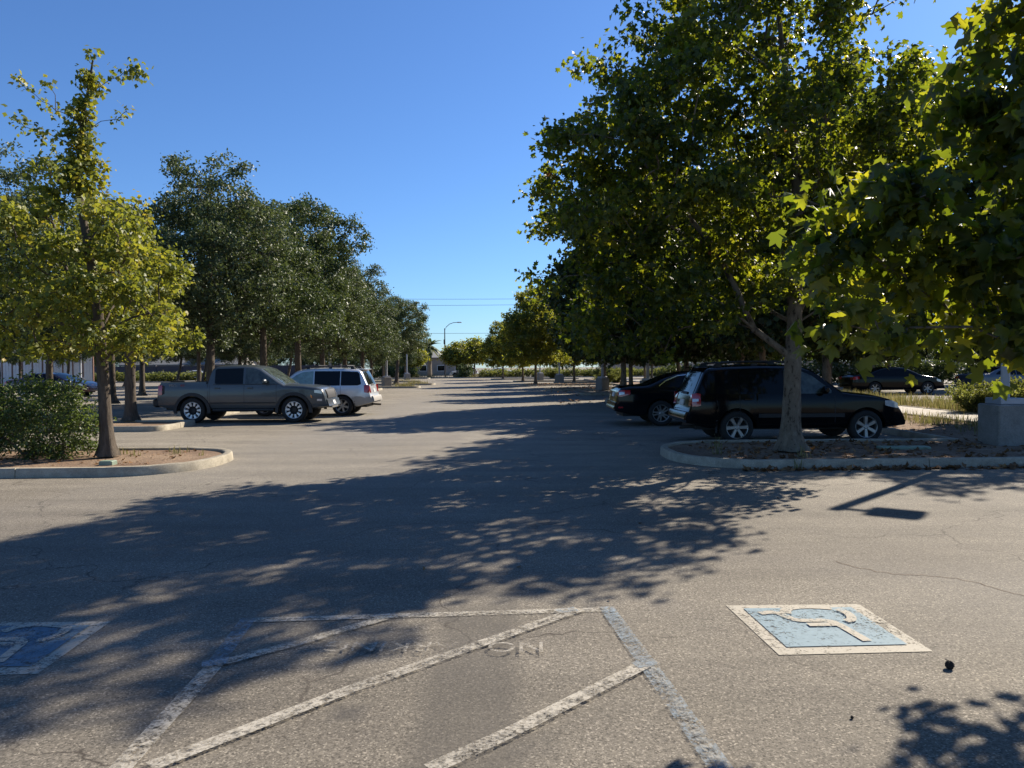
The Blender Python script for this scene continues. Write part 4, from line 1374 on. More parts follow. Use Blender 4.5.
# ------------------------------------------------------------------ cars
class Car:
    """x runs from the rear bumper (0) to the front (L); the side facing -y is the right-hand side"""

    def __init__(s, L, W, prof, belt, roof, sill, wheels, Rw, arch, tumble=.15, rc=.09, bed=None, front_round=.20, rear_round=.12, dx=.06, smooth=.025):
        s.L, s.W, s.belt, s.roof, s.sill = L, W, belt, roof, sill
        s.wheels, s.Rw, s.arch, s.tumble, s.rc, s.bed, s.dx, s.sm = wheels, Rw, arch, tumble, rc, bed, dx, smooth
        s.fr, s.rr = front_round, rear_round
        s.px, s.pz = np.array([p[0] for p in prof]), np.array([p[1] for p in prof])

    def top(s, x):
        return float(np.mean([np.interp(np.clip(x + d, 0, s.L), s.px, s.pz) for d in (-s.sm, -s.sm / 2, 0, s.sm / 2, s.sm)]))

    def plan(s, x):
        k = 1.0
        if x > s.L - .9:
            k -= s.fr * ((x - (s.L - .9)) / .9) ** 2.4
        if x < .6:
            k -= s.rr * ((.6 - x) / .6) ** 2.6
        return k

    def hw(s, x, z):
        f = np.interp(z, [s.sill, s.sill + .14, s.sill + .35, s.belt - .12, s.belt, s.roof], [.945, .985, 1.0, .99, .965, .965 - s.tumble])
        return s.W / 2 * s.plan(x) * float(f)

    def bot(s, x):
        z = s.sill
        e0, e1 = s.sill + .02, s.sill + .02
        if x < .5:
            z = s.sill + (e0 - s.sill + .10) * ((.5 - x) / .5)
        if x > s.L - .6:
            z = s.sill + .04 * ((x - s.L + .6) / .6)
        for xc in s.wheels:
            if abs(x - xc) < s.arch:
                z = max(z, s.Rw + math.sqrt(max(0, s.arch ** 2 - (x - xc) ** 2)) - .02)
        return z

    def section(s, x):
        zb, zt = s.bot(x), s.top(x)
        zt = max(zt, zb + .06)
        rc = min(s.rc, (zt - zb) * .45)
        pts = [(0, zb), (s.hw(x, zb) - .03, zb)]
        NL = 12
        for k in range(NL):
            z = zb + .02 + (zt - rc - zb - .02) * k / (NL - 1)
            pts.append((s.hw(x, z), z))
        h = s.hw(x, zt - rc)
        cr = .035 if zt > s.belt + .1 else .03
        inb = s.bed and s.bed[0] < x < s.bed[1]
        if inb:
            pts += [(h - .01, zt - .01), (h - .03, zt), (h - .07, zt), (h - .085, zt - .02), (h - .09, s.bed[2]), (h * .5, s.bed[2]), (0, s.bed[2])]
        else:
            for k in (1, 2, 3):
                a = R(30 * k)
                pts.append((h - rc * (1 - math.cos(a)), zt - cr - rc + rc * math.sin(a) + rc * 0))
            w_ = h - rc
            for q in (.75, .5, .25, 0):
                pts.append((w_ * q, zt - cr * (q * q)))
        return pts

    def stations(s):
        xs = list(np.arange(0, s.L + 1e-6, s.dx)) + list(s.px) + [s.L]
        for xc in s.wheels:
            xs += [xc - s.arch - .002, xc - s.arch + .002, xc + s.arch - .002, xc + s.arch + .002] + list(xc + s.arch * np.cos(np.linspace(.1, math.pi - .1, 18)))
        if s.bed:
            xs += [s.bed[0] - .001, s.bed[0] + .001, s.bed[1] - .001, s.bed[1] + .001]
        xs = sorted(x for x in xs if 0 <= x <= s.L)
        out = [xs[0]]
        for x in xs[1:]:
            if x - out[-1] > .0015:
                out.append(x)
        return out

    def body(s, parent, m, m2=None, clad_z=None, name="body"):
        xs = s.stations()
        V, Fc = [], []
        n = None
        for x in xs:
            sec = s.section(x)
            ring = [(x, y, z) for y, z in sec] + [(x, -y, z) for y, z in sec[-2:0:-1]]
            n = len(ring)
            V += ring
        for i in range(len(xs) - 1):
            for k in range(n):
                a, c = i * n + k, i * n + (k + 1) % n
                Fc.append((a, c, c + n, a + n))
        Fc.append(tuple(range(n - 1, -1, -1)))
        Fc.append(tuple(range((len(xs) - 1) * n, len(xs) * n)))
        b = MB()
        b.add(V, Fc)
        o = b.build(name, m, parent, True, 40)
        me = o.data
        if m2 is not None:
            me.materials.append(m2)
            for p in me.polygons:
                if p.center.z < clad_z:
                    p.material_index = 1
        return o

    # -- sheets that follow the body
    def side(s, name, cols, m, parent, off=.006, rows=5, n=5, sides=(-1, 1), skirt=True, sharp=40):
        """cols: (x, z low, z high); one object per side"""
        cx = []
        for i in range(len(cols) - 1):
            for k in range(n):
                t = k / n
                cx.append(tuple(cols[i][j] * (1 - t) + cols[i + 1][j] * t for j in range(3)))
        cx.append(cols[-1])
        res = []
        for sg in sides:
            V, Fc = [], []
            for (x, z0, z1) in cx:
                for r in range(rows):
                    z = z0 + (z1 - z0) * r / (rows - 1)
                    V.append((x, sg * (s.hw(x, z) + off), z))
            for i in range(len(cx) - 1):
                for r in range(rows - 1):
                    a = i * rows + r
                    f = (a, a + rows, a + rows + 1, a + 1)
                    Fc.append(f if sg < 0 else f[::-1])
            if skirt:
                loop = [i * rows for i in range(len(cx))] + [(len(cx) - 1) * rows + r for r in range(1, rows)] + [i * rows + rows - 1 for i in range(len(cx) - 2, -1, -1)] + [r for r in range(rows - 2, 0, -1)]
                b0 = len(V)
                for q in loop:
                    x, y, z = V[q]
                    V.append((x, y - sg * (off + .015), z))
                for i in range(len(loop)):
                    j = (i + 1) % len(loop)
                    f = (loop[i], b0 + i, b0 + j, loop[j])
                    Fc.append(f if sg < 0 else f[::-1])
            b = MB()
            b.add(V, Fc)
            res.append(b.build(name, m, parent, True, sharp))
        return res

    def over(s, name, x0, x1, q0, m, parent, off=.008, q1=None, nx=14, ny=10):
        """sheet on the top surface between two stations, across the fraction q0 of the width (windscreen, rear window)"""
        V, Fc = [], []
        for i in range(nx + 1):
            x = x0 + (x1 - x0) * i / nx
            zt = s.top(x)
            sl_ = (s.top(x + .01) - s.top(x - .01)) / .02
            nl = math.hypot(sl_, 1)
            ox, oz = -sl_ / nl * off, off / nl
            rc = min(s.rc, .4)
            h = s.hw(x, zt - rc) - rc
            q = q0 + ((q1 if q1 is not None else q0) - q0) * i / nx
            for k in range(ny + 1):
                u = -q + 2 * q * k / ny
                V.append((x + ox, u * h, zt - .035 * u * u + oz))
        for i in range(nx):
            for k in range(ny):
                a = i * (ny + 1) + k
                Fc.append((a, a + ny + 1, a + ny + 2, a + 1))
        b = MB()
        b.add(V, Fc)
        return b.build(name, m, parent, True)

    def end(s, name, y0, y1, z0, z1, m, parent, front=True, off=.012, nx=8, nz=6, slant=0.0):
        """sheet on the front or rear face"""
        xs = np.linspace(s.L, s.L - 1.4, 400) if front else np.linspace(0, 1.4, 400)
        V, Fc = [], []
        for i in range(nz + 1):
            z = z0 + (z1 - z0) * i / nz
            for k in range(nx + 1):
                yv = y0 + (y1 - y0) * k / nx
                xx = xs[-1]
                for x in xs:
                    rc = s.rc
                    zt = s.top(x)
                    if zt - .03 >= z and s.hw(x, min(z, zt - .02)) - .01 >= abs(yv):
                        xx = x
                        break
                V.append((xx + (off if front else -off), yv, z + slant * abs(yv)))
        for i in range(nz):
            for k in range(nx):
                a = i * (nx + 1) + k
                Fc.append((a, a + 1, a + nx + 2, a + nx + 1) if front else (a, a + nx + 1, a + nx + 2, a + 1))
        b0 = len(V)
        # back faces so the piece has thickness
        V += [(v[0] + (-.06 if front else .06), v[1], v[2]) for v in V]
        ring = list(range(nx + 1)) + [(nx + 1) * (i + 1) + nx for i in range(nz)] + [(nx + 1) * nz + k for k in range(nx - 1, -1, -1)] + [(nx + 1) * i for i in range(nz - 1, 0, -1)]
        for i in range(len(ring)):
            a, c = ring[i], ring[(i + 1) % len(ring)]
            Fc.append((a, a + b0, c + b0, c))
        b = MB()
        b.add(V, Fc)
        return b.build(name, m, parent, True, 40)

    def wheelset(s, parent, spokes=6, rim_m='alloy', r0=.10, r1=.62, w0=.075, w1=.06, twin=0.0, tw=.225, hub=True, depth=.035):
        Rw = s.Rw
        b = MB()
        b.lathe([(.60 * Rw, -.10), (.66 * Rw, -.012), (.72 * Rw, .0), (.88 * Rw, .002), (.955 * Rw, -.012), (.99 * Rw, -.035), (Rw, -.06), (Rw, -tw + .05), (.97 * Rw, -tw + .015), (.88 * Rw, -tw), (.6 * Rw, -tw)], 40)
        V = [(.6 * Rw * math.cos(6.2832 * k / 40), -.10, .6 * Rw * math.sin(6.2832 * k / 40)) for k in range(40)]
        b.add(V, [tuple(range(40))])
        tyre = b
        b = MB()
        b.lathe([(.675 * Rw, -.012), (.655 * Rw, -.004), (.625 * Rw, -.012), (.605 * Rw, -.09)], 40)
        if hub:
            b.lathe([(.0, -.02), (.10 * Rw, -.02), (.15 * Rw, -.03), (.16 * Rw, -.07)], 20)
        for k in range(spokes):
            for sg in ((-1, 1) if twin else (0,)):
                a = 2 * math.pi * k / spokes + .26
                c, d = math.cos(a), math.sin(a)
                V = []
                for r_, wd, yy in ((r0 * Rw, w0, -.028), (r1 * Rw, w1, -.014)):
                    off = sg * twin * (.35 if r_ < .3 * Rw else 1)
                    for q, dy in ((-wd, -depth), (-wd * .7, 0), (wd * .7, 0), (wd, -depth)):
                        qq = q + off
                        V.append((r_ * c - qq * d, yy + dy, r_ * d + qq * c))
                b.add(V, [(0, 1, 5, 4), (1, 2, 6, 5), (2, 3, 7, 6), (0, 3, 2, 1), (4, 5, 6, 7)])
        for i, xc in enumerate(s.wheels):
            for sg in (-1, 1):
                if 'w' not in s.__dict__:
                    wo = tyre.build("wheel", M['rubber'], parent, True, 40)
                    ri = b.build("rim", M[rim_m], wo, True, 30)
                    s.w = (wo, ri)
                else:
                    wo = s.w[0].copy()
                    COL.objects.link(wo)
                    wo.parent = parent
                    ri = s.w[1].copy()
                    COL.objects.link(ri)
                    ri.parent = wo
                wo.location = (xc, sg * (s.W / 2 * .985), Rw)
                wo.rotation_euler = (0, 0.4 * i, 0) if sg > 0 else (0, .3 + .5 * i, math.pi)
        u = MB()
        u.box(.25, s.L - .35, -s.W / 2 + .30, s.W / 2 - .30, s.sill - .04, s.sill + .45)
        for xc in s.wheels:
            u.tube([(xc, -s.W / 2 + .1, Rw), (xc, s.W / 2 - .1, Rw)], .06, 8)
            u.lathe
        u.build("underbody", M['black_plastic'], parent)
        # dark liners above each tyre, following the arch
        for xc in s.wheels:
            for sg in (-1, 1):
                V, Fc = [], []
                for k in range(15):
                    a = math.pi * k / 14
                    x, z = xc + (s.arch + .004) * math.cos(a), Rw - .02 + (s.arch - .006) * math.sin(a)
                    V += [(x, sg * (s.hw(x, z) - .012), z), (x, sg * (s.W / 2 - .34), z)]
                Fc = [(2 * k, 2 * k + 1, 2 * k + 3, 2 * k + 2) for k in range(14)]
                V += [(xc, sg * (s.W / 2 - .335), Rw - .02)]
                Fc += [(2 * k + 1, len(V) - 1, 2 * k + 3) for k in range(14)]
                q = MB()
                q.add(V, Fc)
                q.build("wheel_liner", M['black_plastic'], parent)

    def flare(s, parent, m, wd=.07, off=.022, name="fender_flare"):
        for xc in s.wheels:
            for sg in (-1, 1):
                V, Fc = [], []
                N_ = 20
                for k in range(N_ + 1):
                    a = -.12 + (math.pi + .24) * k / N_
                    for rr, of in ((s.arch - .006, -.03), (s.arch - .006, off), (s.arch + wd, off * .8), (s.arch + wd + .012, -.02)):
                        x, z = xc + rr * math.cos(a), Rw_z(s, rr, a)
                        V.append((x, sg * (s.hw(x, max(z, s.sill + .2)) + of), z))
                for k in range(N_):
                    for j in range(3):
                        q = k * 4 + j
                        f = (q, q + 1, q + 5, q + 4)
                        Fc.append(f if sg > 0 else f[::-1])
                b = MB()
                b.add(V, Fc)
                b.build(name, m, parent, True, 50)

    def seam(s, x, z0, z1, parent, bend=0.0):
        s.side("door_seam", [(x, z0, z1), (x + .010, z0, z1)], M['black_plastic'], parent, .0025, 6, 1, skirt=False)

    def handle(s, x, z, parent, m):
        for sg in (-1, 1):
            b = MB()
            y0 = s.hw(x, z)
            b.box(x, x + .17, y0 - .005, y0 + .035, z, z + .035, .008)
            if sg < 0:
                b.v = [(p[0], -p[1], p[2]) for p in b.v]
                b.f = [f[::-1] for f in b.f]
            b.build("door_handle", m, parent)

    def mirror(s, x, z, parent, m):
        for sg in (-1, 1):
            y0 = s.hw(x, z) - .02
            b = MB()
            V = []
            nn = 10
            for k in range(nn + 1):
                t = k / nn
                yy = y0 + .03 + .24 * t
                rr = .085 * (math.sin(math.pi * (.12 + .80 * t)) ** .5)
                for j in range(10):
                    a = 2 * math.pi * j / 10
                    V.append((x + math.cos(a) * rr * .85, sg * yy, z + .07 + math.sin(a) * rr))
            Fc = []
            for k in range(nn):
                for j in range(10):
                    a, c = k * 10 + j, k * 10 + (j + 1) % 10
                    Fc.append((a, c, c + 10, a + 10))
            Fc += [tuple(range(10)), tuple(range(nn * 10, nn * 10 + 10))]
            b.add(V, Fc)
            b.tube([(x, sg * (y0 - .03), z), (x, sg * (y0 + .10), z + .05)], .022, 6)
            b.build("wing_mirror", m, parent, True, 50)


def Rw_z(s, rr, a):
    return s.Rw - .02 + rr * math.sin(a)


def lettered(s, parent, txt, x, z, size, m, name):
    return text(name, txt, size, m, (x, -(s.hw(x, z) + .004), z), (R(90), 0, 0), parent, .001)


# ---- grey pickup
def build_truck():
    T = Car(5.30, 1.86, [(0, .60), (.09, .66), (.10, .80), (.13, 1.20), (.16, 1.255), (.9, 1.265), (1.60, 1.275), (1.665, 1.30), (1.70, 1.50), (1.76, 1.70), (1.86, 1.765), (2.2, 1.79), (2.7, 1.785), (3.05, 1.755), (3.25, 1.69), (3.62, 1.43), (3.98, 1.18), (4.15, 1.175), (4.6, 1.155), (4.95, 1.11), (5.12, 1.05), (5.19, .90), (5.235, .66), (5.30, .52)],
            1.17, 1.78, .44, (1.17, 4.27), .392, .475, .15, .085, bed=(.20, 1.60, .82), front_round=.17, rear_round=.05, smooth=.02)
    t = thing("pickup_truck", "dark grey-green crew cab pickup with black fender flares parked facing the lane", "pickup truck", (-10.95, 23.5, 0))
    T.body(t, M['truck_paint'])
    T.flare(t, M['black_plastic'], .085, .03)
    T.wheelset(t, 10, 'bright_alloy', .34, .62, .030, .045, tw=.25, hub=False)
    b = MB()
    for xc in ():
        pass
    zb, zt = 1.20, 1.665
    T.side("window", [(1.86, zb + .02, zt - .03), (1.92, zb, zt), (2.72, zb, zt + .015)], M['glass'], t)
    T.side("window", [(2.79, zb, zt + .015), (3.0, zb, zt), (3.2, zb, zt - .07), (3.72, zb, zb + .06)], M['glass_pale'], t)
    T.over("windscreen", 3.27, 3.95, .93, M['glass_pale'], t, .008, .97)
    T.side("window_trim", [(1.82, zb - .025, zb - .008), (3.80, zb - .025, zb - .008)], M['black_plastic'], t, .010)
    for x in (1.70, 2.755):
        T.seam(x, .52, 1.17, t)
    T.seam(3.74, .60, 1.17, t)
    T.seam(1.645, .52, 1.27, t)
    T.handle(1.86, 1.06, t, M['truck_paint'])
    T.handle(2.86, 1.06, t, M['truck_paint'])
    T.mirror(3.42, 1.20, t, M['truck_paint'])
    T.side("door_moulding", [(1.72, .60, .64), (3.72, .60, .64)], M['black_plastic'], t, .012)
    # rocker step
    for sg in (-1, 1):
        b = MB()
        b.tube([(1.80, sg * .90, .40), (3.66, sg * .90, .40)], .045, 8)
        b.build("side_step", M['black_plastic'], t, True)
    b = MB()
    b.box(-.06, .16, -.90, .90, .50, .76, .05)
    b.build("rear_bumper", M['black_plastic'], t, True)
    T.side("tail_light", [(.135, .86, 1.17), (.26, .88, 1.17)], M['red_lens'], t, .012, 4, 3)
    T.side("tail_light", [(.27, .88, 1.17), (.33, .92, 1.15)], M['black_plastic'], t, .010, 4, 2)
    T.side("headlight", [(4.90, .92, 1.00), (5.0, .90, 1.0), (5.12, .88, .97)], M['clear_lens'], t, .010, 4, 4)
    T.side("side_marker", [(4.79, .80, .87), (4.84, .74, .83)], M['amber'], t, .036, 3, 2)
    T.side("fog_light", [(4.98, .66, .72), (5.12, .66, .72)], M['clear_lens'], t, .012, 3, 3)
    T.end("grille", -.55, .55, .74, 1.0, M['black_plastic'], t, True, .03)
    for sg in (-1, 1):
        T.end("grille_bar", sg * .47, sg * .53, .78, .97, M['dark_metal'], t, True, .036)
    T.end("front_bumper", -.74, .74, .50, .70, M['truck_paint'], t, True, .04)
    T.end("skid_plate", -.38, .38, .43, .50, M['alloy'], t, True, .03)
    T.end("number_plate", -.15, .15, .54, .66, M['plate'], t, True, .055)
    lettered(T, t, "PRO-", .60, 1.155, .12, M['graphic_grey'], "decal_lettering")
    lettered(T, t, "4X", .88, 1.155, .12, M['graphic_red'], "decal_lettering")
    # tool rail at the bed end and a flat load just above the rail
    b = MB()
    b.box(.34, .80, -.55, .25, .825, 1.30, .02)
    o = b.build("toolbox", M['black_plastic'], None)
    o.location = (-10.95, 23.5, 0)
    tag(o, "low black box standing in the pickup bed near the tailgate", "toolbox")
    return t


build_truck()


# ---- station-wagon style four-wheel drives (silver and black)
def build_suv(label, loc, rz, paint, m2, clad, front_glass, two_tone_light, loadbars):
    S = Car(4.69, 1.84, [(0, .52), (.01, .68), (.07, .72), (.10, .80), (.14, 1.02), (.20, 1.14), (.40, 1.58), (.50, 1.635), (.9, 1.665), (1.6, 1.685), (2.2, 1.675), (2.5, 1.645), (2.68, 1.585), (3.0, 1.34), (3.27, 1.125), (3.5, 1.085), (4.0, 1.03), (4.30, .955), (4.45, .87), (4.58, .72), (4.66, .60), (4.69, .50)],
            1.03, 1.68, .33, (1.055, 3.77), .348, .415, .17, .085, front_round=.22, rear_round=.11, smooth=.025)
    t = thing("four_wheel_drive_car", label, "car", loc, rz)
    S.body(t, M[paint], M[m2] if m2 else None, clad)
    S.wheelset(t, 6, 'alloy', .12, .62, .034, .048)
    zb, zt = 1.055, 1.555
    S.side("window", [(.40, zb + .04, zb + .07), (.46, zb + .02, zt - .10), (.52, zb, zt - .03), (1.10, zb, zt)], M['glass'], t)
    S.side("window", [(1.13, zb, zt), (2.02, zb, zt + .005)], M['glass'], t)
    S.side("window", [(2.06, zb, zt + .005), (2.42, zb, zt - .02), (2.66, zb, zt - .13), (3.04, zb + .005, zb + .07)], M[front_glass], t)
    S.over("windscreen", 2.66, 3.22, .94, M['glass'], t, .008, .98)
    S.over("rear_window", .175, .39, .90, M['glass'], t, .010, .86)
    for x in (1.10, 2.03):
        S.seam(x + .005, .45, 1.03, t)
    S.seam(3.10, .45, 1.02, t)
    S.handle(1.20, .93, t, M[paint])
    S.handle(2.12, .93, t, M[paint])
    S.mirror(2.86, 1.06, t, M[paint])
    S.side("door_moulding", [(1.50, .56, .64), (3.30, .56, .64)], M[m2 or 'black_plastic'], t, .014)
    # lamps at the rear corner: side wrap and rear face
    for sg in (-1, 1):
        S.side("tail_light", [(.115, .80, 1.06), (.22, .80, 1.08), (.29, .82, 1.06)], M['red_lens'], t, .014, 4, 4, (sg,))
        S.end("tail_light", sg * .62, sg * .80, .80, 1.04, M['red_lens'], t, False, .016)
        if two_tone_light:
            S.side("reversing_light", [(.12, .90, .96), (.24, .91, .96)], M['clear_lens'], t, .020, 3, 3, (sg,))
    S.end("rear_bumper", -.78, .78, .50, .68, M[m2 or paint], t, False, .045)
    S.end("number_plate", -.16, .16, .80, .92, M['plate'], t, False, .03)
    S.end("grille", -.42, .42, .64, .80, M['black_plastic'], t, True, .02)
    S.side("headlight", [(4.16, .80, .90), (4.32, .76, .90), (4.46, .74, .84)], M['clear_lens'], t, .008, 4, 4)
    S.side("mud_guard", [(.60, .24, .50), (.64, .24, .52)], M['black_plastic'], t, .0)
    # roof rails on feet
    for sg in (-1, 1):
        b = MB()
        yy = sg * .60
        b.tube([(.62, yy, 1.62), (.70, yy, 1.70), (1.2, yy, 1.735), (1.9, yy, 1.735), (2.35, yy, 1.70), (2.45, yy, 1.63)], .020, 8)
        for x in (.74, 1.5, 2.28):
            b.box(x - .06, x + .06, yy - .02, yy + .02, 1.62, 1.70)
        b.build("roof_rail", M['black_plastic'], t, True)
    if loadbars:
        for x in (.95, 1.95):
            b = MB()
            b.box(x - .03, x + .03, -.62, .62, 1.735, 1.765, .01)
            b.build("roof_bar", M['black_plastic'], t)
    b = MB()
    b.tube([(-.06, -.45, .33), (.3, -.45, .35)], .035, 8)
    b.build("exhaust_pipe", M['dark_metal'], t, True)
    # tailgate spoiler and wiper
    b = MB()
    b.box(.30, .52, -.62, .62, 1.600, 1.630, .012)
    b.build("spoiler", M[paint], t, True)
    S.over("wiper", .155, .175, .35, M['black_plastic'], t, .02)
    return t


build_suv("silver four wheel drive car with roof rails parked rear end towards the lane", (-4.85, 26.55, 0), math.pi, 'silver_paint', 'beige_clad', .66, 'shade_glass', False, True)
build_suv("glossy black four wheel drive car parked behind the big plane tree trunk", (3.67, 16.42, 0), 0, 'black_paint', None, None, 'glass_pale', True, False)


# ---- sedans
def build_sedan(label, loc, rz, paint, detail=True, rim='alloy', chrome=True, scale=1.0, dx=.06):
    S = Car(5.12, 1.90, [(0, .46), (.02, .62), (.07, .70), (.10, .98), (.17, 1.08), (.45, 1.125), (.80, 1.14), (.98, 1.165), (1.35, 1.335), (1.7, 1.455), (2.05, 1.51), (2.6, 1.525), (2.95, 1.49), (3.25, 1.37), (3.80, 1.10), (4.0, 1.06), (4.6, .97), (4.9, .84), (5.05, .66), (5.12, .52)],
            1.03, 1.52, .30, (1.27, 4.12), .355, .405, .20, .085, front_round=.22, rear_round=.13, smooth=.03, dx=dx)
    t = thing("sedan", label, "car", loc, rz)
    S.body(t, M[paint])
    if detail:
        S.wheelset(t, 5, rim, .10, .635, .030, .018, twin=.045)
    else:
        S.wheelset(t, 6, rim, .10, .62, .04, .04)
    zb = 1.065
    S.side("window", [(1.28, zb, zb + .05), (1.42, zb, zb + .16), (1.75, zb - .005, zb + .30), (2.0, zb - .01, zb + .345), (2.34, zb - .015, zb + .365)], M['glass'], t)
    S.side("window", [(2.39, zb - .015, zb + .365), (2.8, zb - .02, zb + .34), (3.05, zb - .02, zb + .26), (3.52, zb - .025, zb + .02)], M['glass'], t)
    S.over("rear_window", 1.02, 1.66, .95, M['glass'], t, .008, .88)
    S.over("windscreen", 3.0, 3.74, .90, M['glass'], t, .008, .97)
    S.side("tail_light", [(.10, .82, .97), (.20, .82, 1.0), (.42, .88, 1.0)], M['red_lens'], t, .012, 4, 4)
    for sg in (-1, 1):
        S.end("tail_light", sg * .52, sg * .82, .84, .98, M['red_lens'], t, False, .014)
    S.side("headlight", [(4.60, .74, .86), (4.85, .68, .80)], M['clear_lens'], t, .008, 4, 4)
    if detail:
        S.side("reversing_light", [(.115, .86, .94), (.26, .89, .955)], M['clear_lens'], t, .018, 3, 3)
        S.seam(2.37, .40, 1.03, t)
        S.seam(3.5, .40, 1.03, t)
        S.handle(1.55, .93, t, M[paint])
        S.handle(2.52, .93, t, M[paint])
        S.mirror(3.20, 1.06, t, M[paint])
        S.side("window_trim", [(1.22, zb + .03, zb + .062), (1.40, zb + .165, zb + .195), (1.75, zb + .310, zb + .335), (2.34, zb + .375, zb + .398), (2.8, zb + .35, zb + .373)], M['chrome'], t, .010, 3)
        S.end("number_plate", -.16, .16, .80, .92, M['plate'], t, False, .03)
        S.end("rear_bumper", -.80, .80, .48, .66, M[paint], t, False, .035)
        S.end("boot_trim", -.50, .50, .945, .975, M['chrome'], t, False, .02)
        b = MB()
        b.box(.13, .30, -.70, .70, 1.105, 1.125, .008)
        b.build("spoiler", M[paint], t, True)
        S.side("rear_reflector", [(.10, .50, .54), (.22, .50, .54)], M['red_lens'], t, .012, 3, 2)
    t.scale = (scale,) * 3
    return t


build_sedan("black sedan with spoked alloy wheels parked beside the black four wheel drive", (2.83, 21.27, 0), 0, 'sedan_paint', True)
build_sedan("dark red sedan with sky-reflecting glass behind the bush at the left", (-31.0, 45.9, 0), 0, 'red_paint', False)
build_sedan("far black sedan half hidden by hanging leaves beyond the walk", (18.35, 40.9, 0), 0, 'black_paint', False)
build_sedan("slate blue sedan beyond the shrubs and the tall lamp post", (24.9, 40.9, 0), 0, 'blue_paint', False)
build_sedan("white sedan parked on the street at the lane end", (-4.6, 131.0, 0), 0, 'white_paint', False, dx=.1)
build_sedan("white car parked behind the long hedge beyond the pickup", (-45.5, 101.5, 0), math.pi * 0, 'white_paint', False, dx=.1)
build_suv("white wagon parked on the street behind the round hedge ball", (-5.6, 122.0, 0), math.pi, 'white_paint', None, None, 'glass', False, False)


# ------------------------------------------------------------------ lamp posts
def build_lamp(label, loc, rz, H=5.9, base_w=.66, base_h=.80, name="lamp_post"):
    t = thing(name, label, "lamp post", loc, rz, "parking lot lamp posts")
    b = MB()
    h = base_w / 2
    b.box(-h, h, -h, h, -.02, base_h, .02)
    b.build("footing", M['footing'], t).rotation_euler = (0, 0, -rz)
    b = MB()
    b.box(-.24, .24, -.24, .24, base_h + .002, base_h + .12, .01)
    b.build("base_cover", M['pole'], t).rotation_euler = (0, 0, -rz)
    b = MB()
    b.box(-.075, .075, -.075, .075, base_h + .10, H, .012)
    b.box(-.045, .045, -.082, -.07, base_h + .45, base_h + .70)
    b.build("pole", M['pole'], t)
    b = MB()
    b.box(.075, .30, -.03, .03, H - .12, H - .05)
    b.build("arm", M['pole'], t)
    b = MB()
    b.box(.30, .86, -.20, .20, H - .20, H + .0, .03)
    hd = b.build("lamp_head", M['pole'], t)
    b = MB()
    b.box(.36, .80, -.15, .15, H - .212, H - .198)
    b.build("lens", M['clear_lens'], hd)
    return t


lp = g(1006, 451)
l0 = build_lamp("tall grey lamp post on a square concrete footing beside the shrubs at the right", (9.5, 14.25, .08), R(-35))
LP = [((-39.3, 67.4), "lamp post on a pale block footing in front of the pale fence end"), ((6.1, 50.0), "lamp post on a dark footing left of the black sedan tail"), ((7.7, 42.0), "grey lamp pole rising right behind the black sedan roof"),
      ((4.6, 72.0), "lamp post on a dark footing under the far plane trees"), ((3.4, 90.0), "farthest lamp post of the right row"), ((-10.6, 62.5), "lamp post beside the leaning slender oak"), ((-14.2, 100.0), "farthest lamp post of the left row"),
      ((-14.0, 57.0), "pale lamp pole seen between the oaks over the silver car")]
for k, (p, lab) in enumerate(LP):
    dup(l0, (p[0], p[1], .05), R(90 * (k % 4)), lab, 1.0, "parking lot lamp posts")

# cobra-head street lamp at the lane end
t = thing("street_lamp", "cobra-head street lamp with a curved arm at the lane end", "street lamp", (-11.4, 126.0, 0))
b = MB()
b.tube([(0, 0, 0), (0, 0, 4), (0, 0, 8.3)], [.13, .11, .08], 10)
b.box(-.2, .0, -.14, .14, 5.6, 6.4, .03)
b.build("pole", M['dark_metal'], t, True)
b = MB()
b.tube([(0, 0, 7.9), (.25, 0, 8.5), (.8, 0, 9.0), (1.5, 0, 9.25), (2.2, 0, 9.3)], .05, 8)
b.build("arm", M['dark_metal'], t, True)
b = MB()
b.box(2.1, 2.9, -.17, .17, 9.2, 9.38, .06)
b.build("lamp_head", M['pole'], t, True)

# utility poles and wires far beyond
for k, (x, lab) in enumerate(((-78, "wooden utility pole beyond the left row of oaks"), (46, "wooden utility pole beyond the right row of plane trees"))):
    t = thing("utility_pole", lab, "utility pole", (x, 172, 0))
    b = MB()
    b.tube([(0, 0, 0), (0, 0, 19)], [.2, .12], 8)
    b.build("pole", M['wood'], t, True)
    b = MB()
    b.box(-.06, .06, -1.2, 1.2, 17.6, 17.8)
    b.box(-.06, .06, -.9, .9, 16.0, 16.2)
    b.build("crossarm", M['wood'], t)
for (ya, z0, z1, lab) in ((171.2, 18.9, 17.9, "highest thin power line across the sky over the lane end"), (172.8, 17.3, 16.9, "second power line, just under the highest one"), (172.0, 10.9, 10.2, "lowest power line crossing behind the street lamp")):
    b = MB()
    pts = [(-78 + 124 * k / 24, ya, z0 + (z1 - z0) * k / 24 - 1.0 * (1 - (k / 12 - 1) ** 2)) for k in range(25)]
    b.tube(pts, .035, 5)
    o = b.build("power_line", M['wire'])
    tag(o, lab, "power line", "power lines over the lane end")

